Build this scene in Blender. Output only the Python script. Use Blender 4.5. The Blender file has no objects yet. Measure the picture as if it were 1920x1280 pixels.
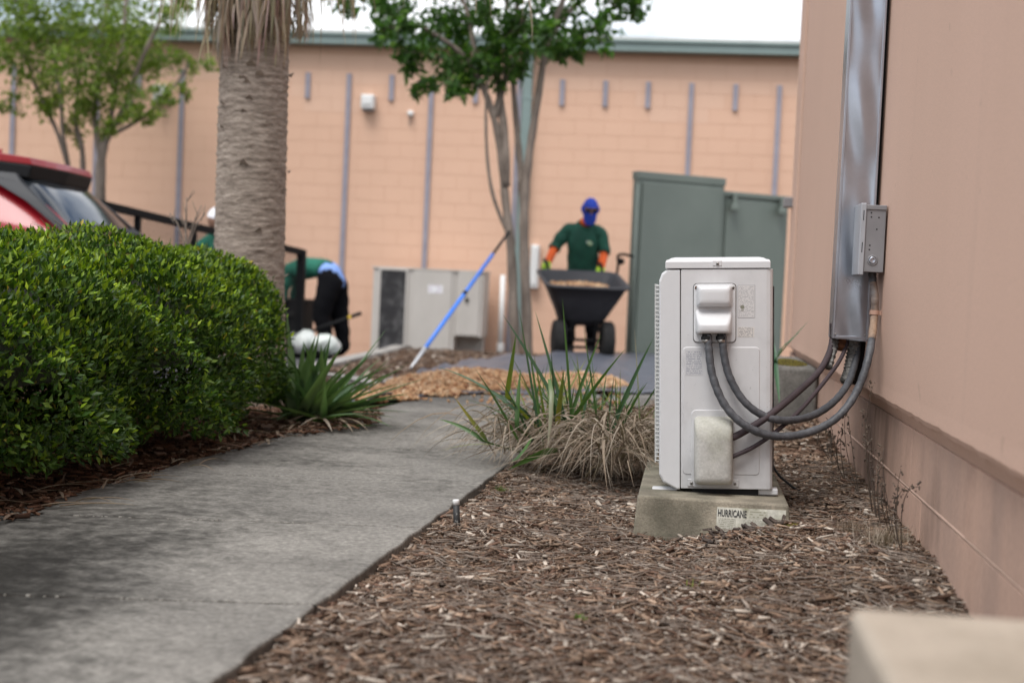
import bpy, bmesh, math, random
import numpy as np
from mathutils import Vector, Matrix, Euler

random.seed(7); rng = np.random.default_rng(11)
S = bpy.context.scene
COL = S.collection
R_ = math.radians

# ------------------------------------------------------------------ camera
CAM_H = 0.70
YAW, PITCH, ROLL = R_(7.1), R_(2.3), R_(2.6)
cam_rot = Matrix.Rotation(YAW, 3, 'Z') @ Matrix.Rotation(math.pi/2 - PITCH, 3, 'X') @ Matrix.Rotation(ROLL, 3, 'Z')
cd = bpy.data.cameras.new('camera'); cam = bpy.data.objects.new('camera', cd); COL.objects.link(cam)
cam.matrix_world = Matrix.Translation((0, 0, CAM_H)) @ cam_rot.to_4x4()
cd.lens = 50; cd.sensor_width = 36; cd.sensor_fit = 'HORIZONTAL'
cd.clip_start = 0.05; cd.clip_end = 500
cd.dof.use_dof = True; cd.dof.focus_distance = 4.4; cd.dof.aperture_fstop = 2.6
S.camera = cam

# ------------------------------------------------------------------ sky, sun, exposure
SUN_EL, SUN_DIR = R_(62), Vector((-0.34, -0.90, 0))
w = bpy.data.worlds.new('World'); S.world = w; w.use_nodes = True
nt = w.node_tree; nt.nodes.clear()
out = nt.nodes.new('ShaderNodeOutputWorld'); bg = nt.nodes.new('ShaderNodeBackground')
sky = nt.nodes.new('ShaderNodeTexSky'); sky.sky_type = 'NISHITA'; sky.sun_disc = False
sky.sun_elevation = SUN_EL; sky.sun_rotation = math.atan2(SUN_DIR.x, SUN_DIR.y)
sky.air_density = 1.0; sky.dust_density = 2.0; sky.ozone_density = 1.0
tc = nt.nodes.new('ShaderNodeTexCoord'); mp = nt.nodes.new('ShaderNodeMapping'); mp.inputs['Scale'].default_value = (1.6, 1.6, 4.0)
nz = nt.nodes.new('ShaderNodeTexNoise'); nz.inputs['Scale'].default_value = 1.7; nz.inputs['Detail'].default_value = 7; nz.inputs['Roughness'].default_value = .58
cr = nt.nodes.new('ShaderNodeValToRGB'); cr.color_ramp.elements[0].position = .36; cr.color_ramp.elements[1].position = .54
mx = nt.nodes.new('ShaderNodeMix'); mx.data_type = 'RGBA'; mx.inputs[7].default_value = (11.0, 11.2, 11.6, 1)   # cloud, in the sky's own units
nt.links.new(tc.outputs['Generated'], mp.inputs['Vector']); nt.links.new(mp.outputs['Vector'], nz.inputs['Vector'])
nt.links.new(nz.outputs['Fac'], cr.inputs['Fac']); nt.links.new(cr.outputs['Color'], mx.inputs[0])
nt.links.new(sky.outputs['Color'], mx.inputs[6]); nt.links.new(mx.outputs[2], bg.inputs['Color'])
bg.inputs['Strength'].default_value = 0.095
nt.links.new(bg.outputs['Background'], out.inputs['Surface'])
sl = bpy.data.lights.new('sun', 'SUN'); sl.energy = 1.9; sl.angle = R_(28); sl.color = (1, .975, .94)
so = bpy.data.objects.new('sun', sl); COL.objects.link(so)
to_sun = Vector((SUN_DIR.x, SUN_DIR.y, 0)).normalized() * math.cos(SUN_EL) + Vector((0, 0, math.sin(SUN_EL)))
so.rotation_euler = to_sun.to_track_quat('Z', 'Y').to_euler(); so.location = to_sun * 30
S.view_settings.view_transform = 'Standard'; S.view_settings.look = 'None'
S.view_settings.gamma = 1; S.view_settings.exposure = 0.58; S.view_settings.use_curve_mapping = False
S.cycles.max_bounces = 6; S.cycles.transparent_max_bounces = 8
S.cycles.use_denoising = True

# ------------------------------------------------------------------ measuring helpers (photo pixels, 1920 wide, to points of the place)
FPX = 1920 * 50 / 36
def ray(px, py): return cam_rot @ Vector(((px - 960) / FPX, (640 - py) / FPX, -1))
def aty(px, py, Y):
    d = ray(px, py); return Vector((0, 0, CAM_H)) + d * (Y / d.y)
def onz(px, py, z=0.0):
    d = ray(px, py); return Vector((0, 0, CAM_H)) + d * ((z - CAM_H) / d.z)
def onx(px, py, X):
    d = ray(px, py); return Vector((0, 0, CAM_H)) + d * (X / d.x)

def sm(t): t = min(1, max(0, t)); return t*t*(3-2*t)
def gz(x, y): return -0.36 * sm((y - 12.5) / 7.0)      # the ground falls gently towards the far building

# ------------------------------------------------------------------ mesh helpers
WORLD = {}
def link(o, parent=None):
    COL.objects.link(o)
    if parent is not None: o.parent = parent
    return o
def empty(name, loc=(0, 0, 0), rot=(0, 0, 0), scale=1):
    o = bpy.data.objects.new(name, None); COL.objects.link(o)
    o.location = loc; o.rotation_euler = rot; o.empty_display_size = .1
    WORLD[o.name] = Matrix.LocRotScale(Vector(loc), Euler(rot), Vector((1, 1, 1)))
    return o
def tag(o, label=None, cat=None, group=None, kind=None):
    if label: o['label'] = label
    if cat: o['category'] = cat
    if group: o['group'] = group
    if kind: o['kind'] = kind
    return o
def wmat(o):
    while o is not None:
        if o.name in WORLD: return WORLD[o.name]
        o = o.parent
    return Matrix()
class MB:
    def __init__(s): s.v = []; s.f = []; s.m = []
    def add(s, vs, fs, m=0):
        n = len(s.v); s.v += [tuple(v) for v in vs]; s.f += [tuple(i + n for i in f) for f in fs]; s.m += [m] * len(fs); return s
    def box(s, a, b, M=None, m=0):
        x0, y0, z0 = a; x1, y1, z1 = b
        vs = [Vector(p) for p in ((x0,y0,z0),(x1,y0,z0),(x1,y1,z0),(x0,y1,z0),(x0,y0,z1),(x1,y0,z1),(x1,y1,z1),(x0,y1,z1))]
        if M is not None: vs = [M @ v for v in vs]
        return s.add(vs, [(0,3,2,1),(4,5,6,7),(0,1,5,4),(1,2,6,5),(2,3,7,6),(3,0,4,7)], m)
    def tube(s, pts, r, n=10, cap=True, m=0, sq=1.0):
        pts = [Vector(p) for p in pts]; k = len(pts)
        rs = r if isinstance(r, (list, tuple)) else [r] * k
        vs = []; up = None
        for i, p in enumerate(pts):
            t = (pts[min(i+1, k-1)] - pts[max(i-1, 0)]).normalized()
            if up is None:
                up = t.orthogonal().normalized()
            up = (up - t * up.dot(t)); up = up.normalized() if up.length > 1e-6 else t.orthogonal().normalized()
            sd = t.cross(up)
            for j in range(n):
                a = 2*math.pi*j/n; vs.append(p + (up*math.cos(a) + sd*math.sin(a)*sq) * rs[i])
        fs = [(i*n+j, i*n+(j+1) % n, (i+1)*n+(j+1) % n, (i+1)*n+j) for i in range(k-1) for j in range(n)]
        if cap: fs += [tuple(range(n-1, -1, -1)), tuple((k-1)*n+j for j in range(n))]
        return s.add(vs, fs, m)
    def bar(s, a, b, r, n=8, m=0): return s.tube([a, b], r, n, True, m)
    def sbar(s, a, b, w, h, m=0):      # square bar between two points
        a, b = Vector(a), Vector(b); t = (b-a).normalized(); up = Vector((0,0,1)) if abs(t.z) < .9 else Vector((0,1,0))
        sd = t.cross(up).normalized(); up = sd.cross(t)
        vs = [p + sd*w/2*i + up*h/2*j for p in (a, b) for i, j in ((-1,-1),(1,-1),(1,1),(-1,1))]
        return s.add(vs, [(0,1,2,3),(7,6,5,4),(0,4,5,1),(1,5,6,2),(2,6,7,3),(3,7,4,0)], m)
    def rings(s, rings, closed=True, cap=(False, False), m=0):
        n = len(rings[0]); vs = [p for r in rings for p in r]; fs = []
        for i in range(len(rings)-1):
            for j in range(n if closed else n-1):
                fs.append((i*n+j, i*n+(j+1) % n, (i+1)*n+(j+1) % n, (i+1)*n+j))
        if cap[0]: fs.append(tuple(range(n-1, -1, -1)))
        if cap[1]: fs.append(tuple((len(rings)-1)*n+j for j in range(n)))
        return s.add(vs, fs, m)
    def lathe(s, prof, n=24, M=None, m=0):      # (r, z) about z
        rg = [[Vector((r*math.cos(2*math.pi*j/n), r*math.sin(2*math.pi*j/n), z)) for j in range(n)] for r, z in prof]
        if M is not None: rg = [[M @ p for p in q] for q in rg]
        return s.rings(rg, m=m, cap=(prof[0][0] > 1e-4, prof[-1][0] > 1e-4))
    def build(s, name, mats, parent=None, world=False, smooth=False, bevel=0, seg=2, sub=0, fix=True):
        me = bpy.data.meshes.new(name)
        vs = s.v
        if world and parent is not None:
            Mi = wmat(parent).inverted(); vs = [tuple(Mi @ Vector(v)) for v in vs]
        me.from_pydata(vs, [], s.f)
        mats = mats if isinstance(mats, (list, tuple)) else [mats]
        for mm in mats: me.materials.append(mm)
        if len(mats) > 1: me.polygons.foreach_set('material_index', s.m)
        if fix:
            bm = bmesh.new(); bm.from_mesh(me); bmesh.ops.recalc_face_normals(bm, faces=bm.faces); bm.to_mesh(me); bm.free()
        if smooth: me.polygons.foreach_set('use_smooth', [True]*len(me.polygons))
        me.update()
        o = bpy.data.objects.new(name, me); link(o, parent)
        if bevel:
            b = o.modifiers.new('Bevel', 'BEVEL'); b.width = bevel; b.segments = seg; b.limit_method = 'ANGLE'; b.angle_limit = R_(35)
            b.harden_normals = False
        if sub:
            q = o.modifiers.new('Sub', 'SUBSURF'); q.levels = sub; q.render_levels = sub
        return o

def fast_mesh(name, V, F, mats, col=None, parent=None, smooth=False, mi=None):
    """V (n,3) float, F (k,m) int array of equal-sided faces, col (n,3) point colours."""
    me = bpy.data.meshes.new(name)
    n, (k, m) = len(V), F.shape
    me.vertices.add(n); me.vertices.foreach_set('co', np.ascontiguousarray(V, dtype=np.float32).ravel())
    me.loops.add(k*m); me.loops.foreach_set('vertex_index', np.ascontiguousarray(F, dtype=np.int32).ravel())
    me.polygons.add(k); me.polygons.foreach_set('loop_start', np.arange(0, k*m, m, dtype=np.int32))
    for mm in (mats if isinstance(mats, (list, tuple)) else [mats]): me.materials.append(mm)
    if mi is not None: me.polygons.foreach_set('material_index', np.asarray(mi, dtype=np.int32))
    if smooth: me.polygons.foreach_set('use_smooth', np.ones(k, dtype=bool))
    if col is not None:
        a = me.color_attributes.new('Col', 'FLOAT_COLOR', 'POINT')
        c = np.ones((n, 4), dtype=np.float32); c[:, :3] = col; a.data.foreach_set('color', c.ravel())
    me.update(calc_edges=True); me.validate()
    o = bpy.data.objects.new(name, me); link(o, parent)
    return o

def rot_from(dirs, ups):
    """rows: local x = side, y = dir, z = normal -> (n,3,3) matrices with columns side,dir,norm"""
    d = dirs / np.linalg.norm(dirs, axis=1, keepdims=True)
    s = np.cross(d, ups); s /= (np.linalg.norm(s, axis=1, keepdims=True) + 1e-9)
    u = np.cross(s, d)
    return np.stack([s, d, u], axis=2)
def scatter(name, TV, TF, pos, rot, scl, mats, col=None, parent=None, smooth=False):
    TV = np.asarray(TV, float); TF = np.asarray(TF, int); N = len(pos)
    V = TV[None] * scl[:, None, :]
    V = np.einsum('nij,nkj->nki', rot, V) + pos[:, None, :]
    F = (TF[None] + (np.arange(N) * len(TV))[:, None, None]).reshape(-1, TF.shape[1])
    c = np.repeat(col, len(TV), axis=0) if col is not None else None
    return fast_mesh(name, V.reshape(-1, 3), F, mats, c, parent, smooth)
LEAF_V = [(0,0,0), (-.5,.42,.10), (0,.48,0), (.5,.42,.10), (0,1,-.06)]
LEAF_F = [(0,2,1), (0,3,2), (2,4,1), (2,3,4)]
CHIP_V = [(-.5,-.5,-.5),(.5,-.42,-.5),(.42,.5,-.5),(-.44,.46,-.5),(-.46,-.5,.5),(.45,-.44,.5),(.40,.46,.5),(-.4,.5,.5)]
CHIP_F = [(0,3,2,1),(4,5,6,7),(0,1,5,4),(1,2,6,5),(2,3,7,6),(3,0,4,7)]
def wob(x, y, s=1.0, k=0):
    return (np.sin(x*1.7*s+k)*np.cos(y*2.3*s+1.3*k) + .6*np.sin(x*4.1*s+y*3.2*s+2.1*k) + .35*np.sin(x*9.3*s-y*7.7*s+k*.7) + .2*np.sin(x*19*s+y*23*s+k)) / 2.15
def unit_rand(n):
    v = rng.normal(size=(n, 3)); return v / np.linalg.norm(v, axis=1, keepdims=True)

# ------------------------------------------------------------------ materials
def nodes_of(name):
    m = bpy.data.materials.new(name); m.use_nodes = True; n = m.node_tree; b = n.nodes['Principled BSDF']; return m, n, b
def c4(c): return (c[0], c[1], c[2], 1)
def pm(name, col, col2=None, scale=4, rough=.6, metal=0.0, bump=0.0, bscale=60, detail=5, stretch=(1,1,1), lo=.35, hi=.65, spec=.5, fine=0.0, fscale=120, coat=0, bdist=.004, rvar=.08, coords='Object'):
    m, n, b = nodes_of(name)
    t = n.nodes.new('ShaderNodeTexCoord'); mpn = n.nodes.new('ShaderNodeMapping'); mpn.inputs['Scale'].default_value = stretch
    if coords == 'World':
        ge = n.nodes.new('ShaderNodeNewGeometry'); n.links.new(ge.outputs['Position'], mpn.inputs['Vector'])
    else: n.links.new(t.outputs[coords], mpn.inputs['Vector'])
    a = n.nodes.new('ShaderNodeTexNoise'); a.inputs['Scale'].default_value = scale; a.inputs['Detail'].default_value = detail; a.inputs['Roughness'].default_value = .6
    n.links.new(mpn.outputs['Vector'], a.inputs['Vector'])
    r = n.nodes.new('ShaderNodeValToRGB'); r.color_ramp.elements[0].position = lo; r.color_ramp.elements[1].position = hi
    c2 = col2 if col2 else tuple(x*.86 for x in col)
    r.color_ramp.elements[0].color = c4(c2); r.color_ramp.elements[1].color = c4(col)
    n.links.new(a.outputs['Fac'], r.inputs['Fac'])
    src = r.outputs['Color']
    if fine:
        g = n.nodes.new('ShaderNodeTexNoise'); g.inputs['Scale'].default_value = fscale; g.inputs['Detail'].default_value = 3
        n.links.new(mpn.outputs['Vector'], g.inputs['Vector'])
        h = n.nodes.new('ShaderNodeMapRange'); h.inputs[1].default_value = .3; h.inputs[2].default_value = .7; h.inputs[3].default_value = 1-fine; h.inputs[4].default_value = 1+fine
        n.links.new(g.outputs['Fac'], h.inputs[0])
        mu = n.nodes.new('ShaderNodeVectorMath'); mu.operation = 'MULTIPLY'
        n.links.new(src, mu.inputs[0]); n.links.new(h.outputs[0], mu.inputs[1]); src = mu.outputs[0]
    n.links.new(src, b.inputs['Base Color'])
    rr = n.nodes.new('ShaderNodeMapRange'); rr.inputs[3].default_value = max(0.02, rough-rvar); rr.inputs[4].default_value = min(1, rough+rvar)
    n.links.new(a.outputs['Fac'], rr.inputs[0]); n.links.new(rr.outputs[0], b.inputs['Roughness'])
    b.inputs['Metallic'].default_value = metal; b.inputs['Specular IOR Level'].default_value = spec; b.inputs['Coat Weight'].default_value = coat
    if bump:
        k = n.nodes.new('ShaderNodeTexNoise'); k.inputs['Scale'].default_value = bscale; k.inputs['Detail'].default_value = 4
        n.links.new(mpn.outputs['Vector'], k.inputs['Vector'])
        bp = n.nodes.new('ShaderNodeBump'); bp.inputs['Strength'].default_value = bump; bp.inputs['Distance'].default_value = bdist
        n.links.new(k.outputs['Fac'], bp.inputs['Height']); n.links.new(bp.outputs['Normal'], b.inputs['Normal'])
    return m
def plain(name, col, rough=.5, metal=0, spec=.5):
    return pm(name, col, tuple(x*.9 for x in col), 6, rough, metal, spec=spec)
def vcol(name, rough=.7, spec=.3, trans=0.0, fine=.12, fscale=90):
    m, n, b = nodes_of(name)
    a = n.nodes.new('ShaderNodeAttribute'); a.attribute_name = 'Col'
    t = n.nodes.new('ShaderNodeTexCoord'); g = n.nodes.new('ShaderNodeTexNoise'); g.inputs['Scale'].default_value = fscale
    n.links.new(t.outputs['Object'], g.inputs['Vector'])
    h = n.nodes.new('ShaderNodeMapRange'); h.inputs[3].default_value = 1-fine; h.inputs[4].default_value = 1+fine; n.links.new(g.outputs['Fac'], h.inputs[0])
    mu = n.nodes.new('ShaderNodeVectorMath'); mu.operation = 'MULTIPLY'; n.links.new(a.outputs['Color'], mu.inputs[0]); n.links.new(h.outputs[0], mu.inputs[1])
    n.links.new(mu.outputs[0], b.inputs['Base Color']); b.inputs['Roughness'].default_value = rough; b.inputs['Specular IOR Level'].default_value = spec
    if trans:
        tr = n.nodes.new('ShaderNodeBsdfTranslucent'); mixs = n.nodes.new('ShaderNodeMixShader'); mixs.inputs[0].default_value = trans
        sc = n.nodes.new('ShaderNodeVectorMath'); sc.operation = 'MULTIPLY'; sc.inputs[1].default_value = (1.5, 1.7, .7)
        n.links.new(mu.outputs[0], sc.inputs[0]); n.links.new(sc.outputs[0], tr.inputs['Color'])
        o = n.nodes['Material Output']; n.links.new(b.outputs[0], mixs.inputs[1]); n.links.new(tr.outputs[0], mixs.inputs[2]); n.links.new(mixs.outputs[0], o.inputs['Surface'])
    return m
def print_mat(name, paper, ink, rows, cols, seed=0, density=.55, frame=False):
    """small print: rows of ink dashes on paper, flat lettering too fine to read; Generated x across, z up."""
    m, n, b = nodes_of(name); L = n.links
    t = n.nodes.new('ShaderNodeTexCoord'); sep = n.nodes.new('ShaderNodeSeparateXYZ'); L.new(t.outputs['Generated'], sep.inputs[0])
    def mth(op, a, bb=None, c=None):
        k = n.nodes.new('ShaderNodeMath'); k.operation = op
        for i, q in enumerate((a, bb, c)):
            if q is None: continue
            if isinstance(q, (int, float)): k.inputs[i].default_value = q
            else: L.new(q, k.inputs[i])
        return k.outputs[0]
    zr = mth('MULTIPLY', sep.outputs['Z'], rows); row = mth('FLOOR', zr); fr = mth('FRACT', zr)
    line = mth('MULTIPLY', mth('GREATER_THAN', fr, .3), mth('LESS_THAN', fr, .8))
    cx = mth('MULTIPLY', sep.outputs['X'], cols); cb = n.nodes.new('ShaderNodeCombineXYZ')
    L.new(mth('FLOOR', cx), cb.inputs[0]); L.new(row, cb.inputs[1]); cb.inputs[2].default_value = seed
    wn = n.nodes.new('ShaderNodeTexWhiteNoise'); wn.noise_dimensions = '3D'; L.new(cb.outputs[0], wn.inputs['Vector'])
    on = mth('MULTIPLY', line, mth('LESS_THAN', wn.outputs['Value'], density))
    inx = mth('MULTIPLY', mth('GREATER_THAN', sep.outputs['X'], .06), mth('LESS_THAN', sep.outputs['X'], .93))
    inz = mth('MULTIPLY', mth('GREATER_THAN', sep.outputs['Z'], .04), mth('LESS_THAN', sep.outputs['Z'], .96))
    on = mth('MULTIPLY', on, mth('MULTIPLY', inx, inz))
    if frame:
        e = mth('MAXIMUM', mth('MAXIMUM', mth('LESS_THAN', sep.outputs['X'], .03), mth('GREATER_THAN', sep.outputs['X'], .97)), mth('MAXIMUM', mth('LESS_THAN', sep.outputs['Z'], .015), mth('GREATER_THAN', sep.outputs['Z'], .985)))
        on = mth('MAXIMUM', on, e)
    mi = n.nodes.new('ShaderNodeMix'); mi.data_type = 'RGBA'; mi.inputs[6].default_value = c4(paper); mi.inputs[7].default_value = c4(ink); L.new(on, mi.inputs[0])
    L.new(mi.outputs[2], b.inputs['Base Color']); b.inputs['Roughness'].default_value = .45
    return m

M = {}
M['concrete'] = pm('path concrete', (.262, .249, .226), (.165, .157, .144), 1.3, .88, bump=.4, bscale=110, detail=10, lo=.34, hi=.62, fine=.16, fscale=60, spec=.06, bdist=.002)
M['pad_concrete'] = pm('weathered pad concrete', (.295, .262, .205), (.150, .142, .105), 5, .9, bump=.5, bscale=200, lo=.33, hi=.6, fine=.16, fscale=170, spec=.2)
M['pale_concrete'] = pm('pale concrete', (.42, .36, .295), (.27, .23, .18), 4, .85, bump=.4, bscale=180, fine=.1, fscale=150, spec=.25)
M['kerb'] = pm('kerb concrete', (.36, .34, .31), (.20, .19, .18), 3, .85, bump=.3, bscale=90, fine=.1)
M['old_block'] = pm('old grey concrete', (.20, .19, .175), (.09, .088, .08), 5, .9, bump=.5, bscale=120, fine=.2, fscale=90, spec=.1)
M['joint_dirt'] = pm('packed joint dirt', (.040, .034, .028), (.016, .014, .012), 40, .95, fine=.4, fscale=200, spec=.03)
M['asphalt'] = pm('asphalt', (.085, .085, .088), (.055, .055, .058), 2, .9, bump=.5, bscale=160, fine=.3, fscale=150)
M['soil'] = pm('bare soil', (.105, .066, .046), (.050, .032, .023), 7, .95, bump=1.0, bscale=45, fine=.4, fscale=70, spec=.03, bdist=.01)
M['chips'] = vcol('bark chips', .9, .05, fine=.22, fscale=140)
M['stucco'] = pm('peach stucco', (.615, .415, .322), (.58, .39, .30), 1.0, .8, bump=.32, bscale=140, stretch=(1, 1, .3), fine=.05, fscale=240, spec=.3, bdist=.003)
M['block_low'] = pm('painted foundation block', (.57, .375, .285), (.42, .29, .23), 2.2, .85, bump=.5, bscale=120, stretch=(1, 1, .35), lo=.28, hi=.58, fine=.08, fscale=200, spec=.25, coords='World')
M['block_a'] = pm('peach painted block', (.69, .448, .325), (.652, .42, .303), .5, .8, bump=.4, bscale=80, fine=.04, spec=.25, coords='World')
M['block_b'] = pm('faded peach painted block', (.700, .468, .348), (.664, .440, .325), .5, .8, bump=.4, bscale=80, fine=.04, spec=.25, coords='World')
M['mortar'] = pm('painted mortar', (.625, .40, .29), (.59, .376, .27), 2, .85, spec=.2)
M['low_mortar'] = pm('painted foundation mortar', (.52, .36, .285), (.40, .28, .22), 5, .85, spec=.2)
M['fascia'] = pm('teal fascia paint', (.205, .272, .262), (.18, .24, .23), 2, .5)
M['roof'] = pm('pale roof membrane', (.62, .62, .60), (.5, .5, .49), 2, .8)
M['strut'] = pm('galvanised strut', (.36, .345, .40), (.30, .285, .335), 6, .5, .25)
M['white_plastic'] = pm('white plastic', (.74, .74, .73), (.68, .68, .67), 3, .4)
M['galv'] = pm('galvanised sheet', (.42, .447, .50), (.35, .376, .425), 7, .30, .88, bump=.05, bscale=200, rvar=.08)
M['box_grey'] = pm('grey enamel', (.235, .235, .245), (.20, .20, .21), 8, .45, .2)
M['box_light'] = pm('light grey enamel', (.40, .42, .45), (.35, .37, .40), 8, .42, .3)
M['dark'] = plain('dark rubber and shadow', (.012, .012, .013), .75, 0, .25)
M['unit'] = pm('ivory enamel', (.600, .605, .615), (.565, .57, .58), 2.4, .42, spec=.45, fine=.012, fscale=40, coat=.05)
M['unit_side'] = pm('ivory enamel weathered', (.575, .575, .582), (.53, .53, .535), 2.0, .48, spec=.4, stretch=(1, 1, .5), fine=.02, fscale=60)
M['valve'] = pm('mildewed ivory plastic', (.47, .46, .43), (.33, .33, .265), 7, .6, bump=.2, bscale=200, lo=.28, hi=.55, fine=.10, fscale=140, spec=.3)
M['grille'] = plain('grille wire', (.60, .60, .58), .5)
M['screw'] = plain('screw steel', (.32, .30, .28), .35, .9)
M['rust'] = pm('rust', (.22, .085, .03), (.10, .04, .02), 30, .85)
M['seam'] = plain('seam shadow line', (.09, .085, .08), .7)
M['hose'] = pm('grey flexible conduit', (.088, .091, .100), (.050, .053, .060), 14, .55, bump=.35, bscale=120, fine=.2, fscale=110)
M['hose_rust'] = pm('clay stained flexible conduit', (.30, .20, .135), (.12, .105, .10), 12, .7, bump=.3, bscale=120, fine=.2, fscale=110)
M['line'] = pm('brown foam insulation', (.060, .040, .045), (.040, .028, .032), 12, .75, bump=.5, bscale=120)
M['frayed'] = pm('frayed grey insulation', (.30, .295, .28), (.12, .115, .105), 22, .95, bump=1.0, bscale=90, bdist=.01)
M['label'] = pm('weathered sticker', (.54, .53, .46), (.24, .235, .16), 16, .6, lo=.32, hi=.56, fine=.15, fscale=90)
M['ink'] = plain('black ink', (.03, .03, .032), .6)
M['ink_faded'] = plain('faded ink', (.22, .22, .17), .6)
M['trunk'] = pm('palm bark', (.47, .395, .335), (.205, .165, .135), 9, .92, bump=1.0, bscale=40, stretch=(1, 1, 6), lo=.3, hi=.68, fine=.28, fscale=40, spec=.08, bdist=.009)
M['straw'] = vcol('dead frond straw', .8, .2, trans=.15, fscale=30)
M['leaf'] = vcol('shrub leaves', .45, .28, trans=.2, fine=.15)
M['tree_leaf'] = vcol('tree leaves', .5, .4, trans=.45, fine=.15, fscale=20)
M['blade'] = vcol('strap leaves', .42, .45, trans=.22, fine=.2, fscale=30)
M['dead_blade'] = vcol('withered strap leaves', .85, .15, trans=.08, fine=.25, fscale=60)
M['bark'] = pm('smooth tree bark', (.26, .215, .18), (.12, .096, .08), 9, .85, bump=.6, bscale=40, stretch=(1, 1, .25), fine=.15, spec=.2)
M['twig'] = pm('twig bark', (.115, .085, .062), (.06, .045, .035), 20, .9)
M['core'] = pm('dark hedge core', (.018, .026, .010), (.010, .014, .006), 12, .95, bump=1, bscale=30)
M['green_metal'] = pm('green enamel steel', (.165, .195, .172), (.140, .168, .148), 1.6, .5, fine=.03, spec=.4)
M['cab'] = pm('cream enamel steel', (.52, .485, .45), (.46, .43, .395), 2.5, .55, stretch=(1, 1, .5))
M['mesh_dark'] = pm('sooty screen', (.17, .165, .165), (.040, .039, .041), 5, .9, lo=.46, hi=.80, spec=.1)
M['fabric'] = pm('landscape fabric', (.100, .108, .135), (.070, .076, .096), 6, .36, bump=.5, bscale=200, spec=.5)
M['black_metal'] = plain('black painted steel', (.007, .007, .008), .65, 0, .22)
M['tyre'] = pm('rubber tyre', (.016, .016, .017), (.026, .025, .024), 14, .9, spec=.2)
M['poly'] = pm('grey black poly tray', (.040, .040, .046), (.028, .028, .033), 5, .55, spec=.35)
M['blue_pole'] = plain('blue enamel pole', (.035, .19, .72), .35)
M['pale_pole'] = plain('silver pole sleeve', (.55, .56, .58), .35, .3)
M['red'] = pm('red car paint', (.30, .004, .012), (.27, .003, .010), 2, .35, spec=.35, coat=.4)
M['glass'] = pm('dark car glass', (.02, .025, .03), (.015, .018, .022), 2, .03, spec=.9)
M['gloss_black'] = pm('gloss black trim', (.008, .008, .009), None, 2, .55, spec=.2)
M['trim_grey'] = pm('satin dark pillar', (.028, .030, .034), None, 2, .5, spec=.3)
M['lamp_red'] = plain('red lamp lens', (.35, .01, .012), .15)
M['alloy'] = plain('alloy wheel', (.45, .45, .46), .3, .9)
M['skin'] = pm('skin', (.30, .165, .11), None, 8, .55)
M['shirt'] = pm('dark green tee', (.010, .082, .052), (.007, .055, .037), 6, .85, bump=.4, bscale=25, bdist=.02)
M['shirt_b'] = pm('bright green tee', (.010, .135, .088), (.008, .095, .062), 6, .85, bump=.4, bscale=25, bdist=.02)
M['trousers'] = pm('black work trousers', (.006, .006, .008), (.004, .004, .005), 6, .9, bump=.4, bscale=20, bdist=.02, spec=.12)
M['orange'] = pm('orange sleeve', (.80, .13, .022), (.66, .10, .02), 8, .8)
M['lime'] = pm('lime glove', (.52, .80, .05), (.42, .66, .04), 8, .75)
M['blue_hood'] = pm('blue face cover', (.014, .055, .46), (.010, .040, .34), 7, .75)
M['lightblue'] = pm('pale blue cloth', (.24, .38, .78), (.19, .32, .68), 7, .8)
M['white_cloth'] = pm('white cloth', (.74, .74, .76), (.62, .62, .65), 6, .8)
M['bag'] = pm('white plastic sack', (.76, .78, .77), (.62, .68, .62), 5, .4, bump=.5, bscale=14, bdist=.02)
M['boot'] = plain('black boot', (.015, .014, .013), .6)
M['yellow'] = plain('yellow band', (.75, .50, .03), .5)
M['moss'] = vcol('moss', .95, .1)
M['wood_chip'] = vcol('fresh wood chips', .85, .2, fine=.2)
M['brown_gap'] = plain('maroon joint filler', (.085, .035, .030), .8)

def darken(mat, build):
    """multiply a material's base colour by a stain factor made by build(nodes, links, pos) -> 0..1 socket (1 = clean)"""
    n = mat.node_tree; b = n.nodes['Principled BSDF']; src = b.inputs['Base Color'].links[0].from_socket
    ge = n.nodes.new('ShaderNodeNewGeometry'); f = build(n, ge.outputs['Position'])
    mu = n.nodes.new('ShaderNodeVectorMath'); mu.operation = 'MULTIPLY'; n.links.new(src, mu.inputs[0]); n.links.new(f, mu.inputs[1]); n.links.new(mu.outputs[0], b.inputs['Base Color'])
def mnode(n, op, a, b=None):
    k = n.nodes.new('ShaderNodeMath'); k.operation = op
    for i, q in enumerate((a, b)):
        if q is None: continue
        if isinstance(q, (int, float)): k.inputs[i].default_value = q
        else: n.links.new(q, k.inputs[i])
    return k.outputs[0]
def mrange(n, v, a, b, c, d):
    k = n.nodes.new('ShaderNodeMapRange'); k.interpolation_type = 'SMOOTHSTEP'; k.inputs[1].default_value = a; k.inputs[2].default_value = b; k.inputs[3].default_value = c; k.inputs[4].default_value = d; n.links.new(v, k.inputs[0]); return k.outputs[0]
def noise_at(n, pos, scale, detail=5, stretch=(1, 1, 1)):
    m_ = n.nodes.new('ShaderNodeMapping'); m_.inputs['Scale'].default_value = stretch; n.links.new(pos, m_.inputs['Vector']); k = n.nodes.new('ShaderNodeTexNoise'); k.inputs['Scale'].default_value = scale; k.inputs['Detail'].default_value = detail; n.links.new(m_.outputs['Vector'], k.inputs['Vector']); return k.outputs['Fac']
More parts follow.
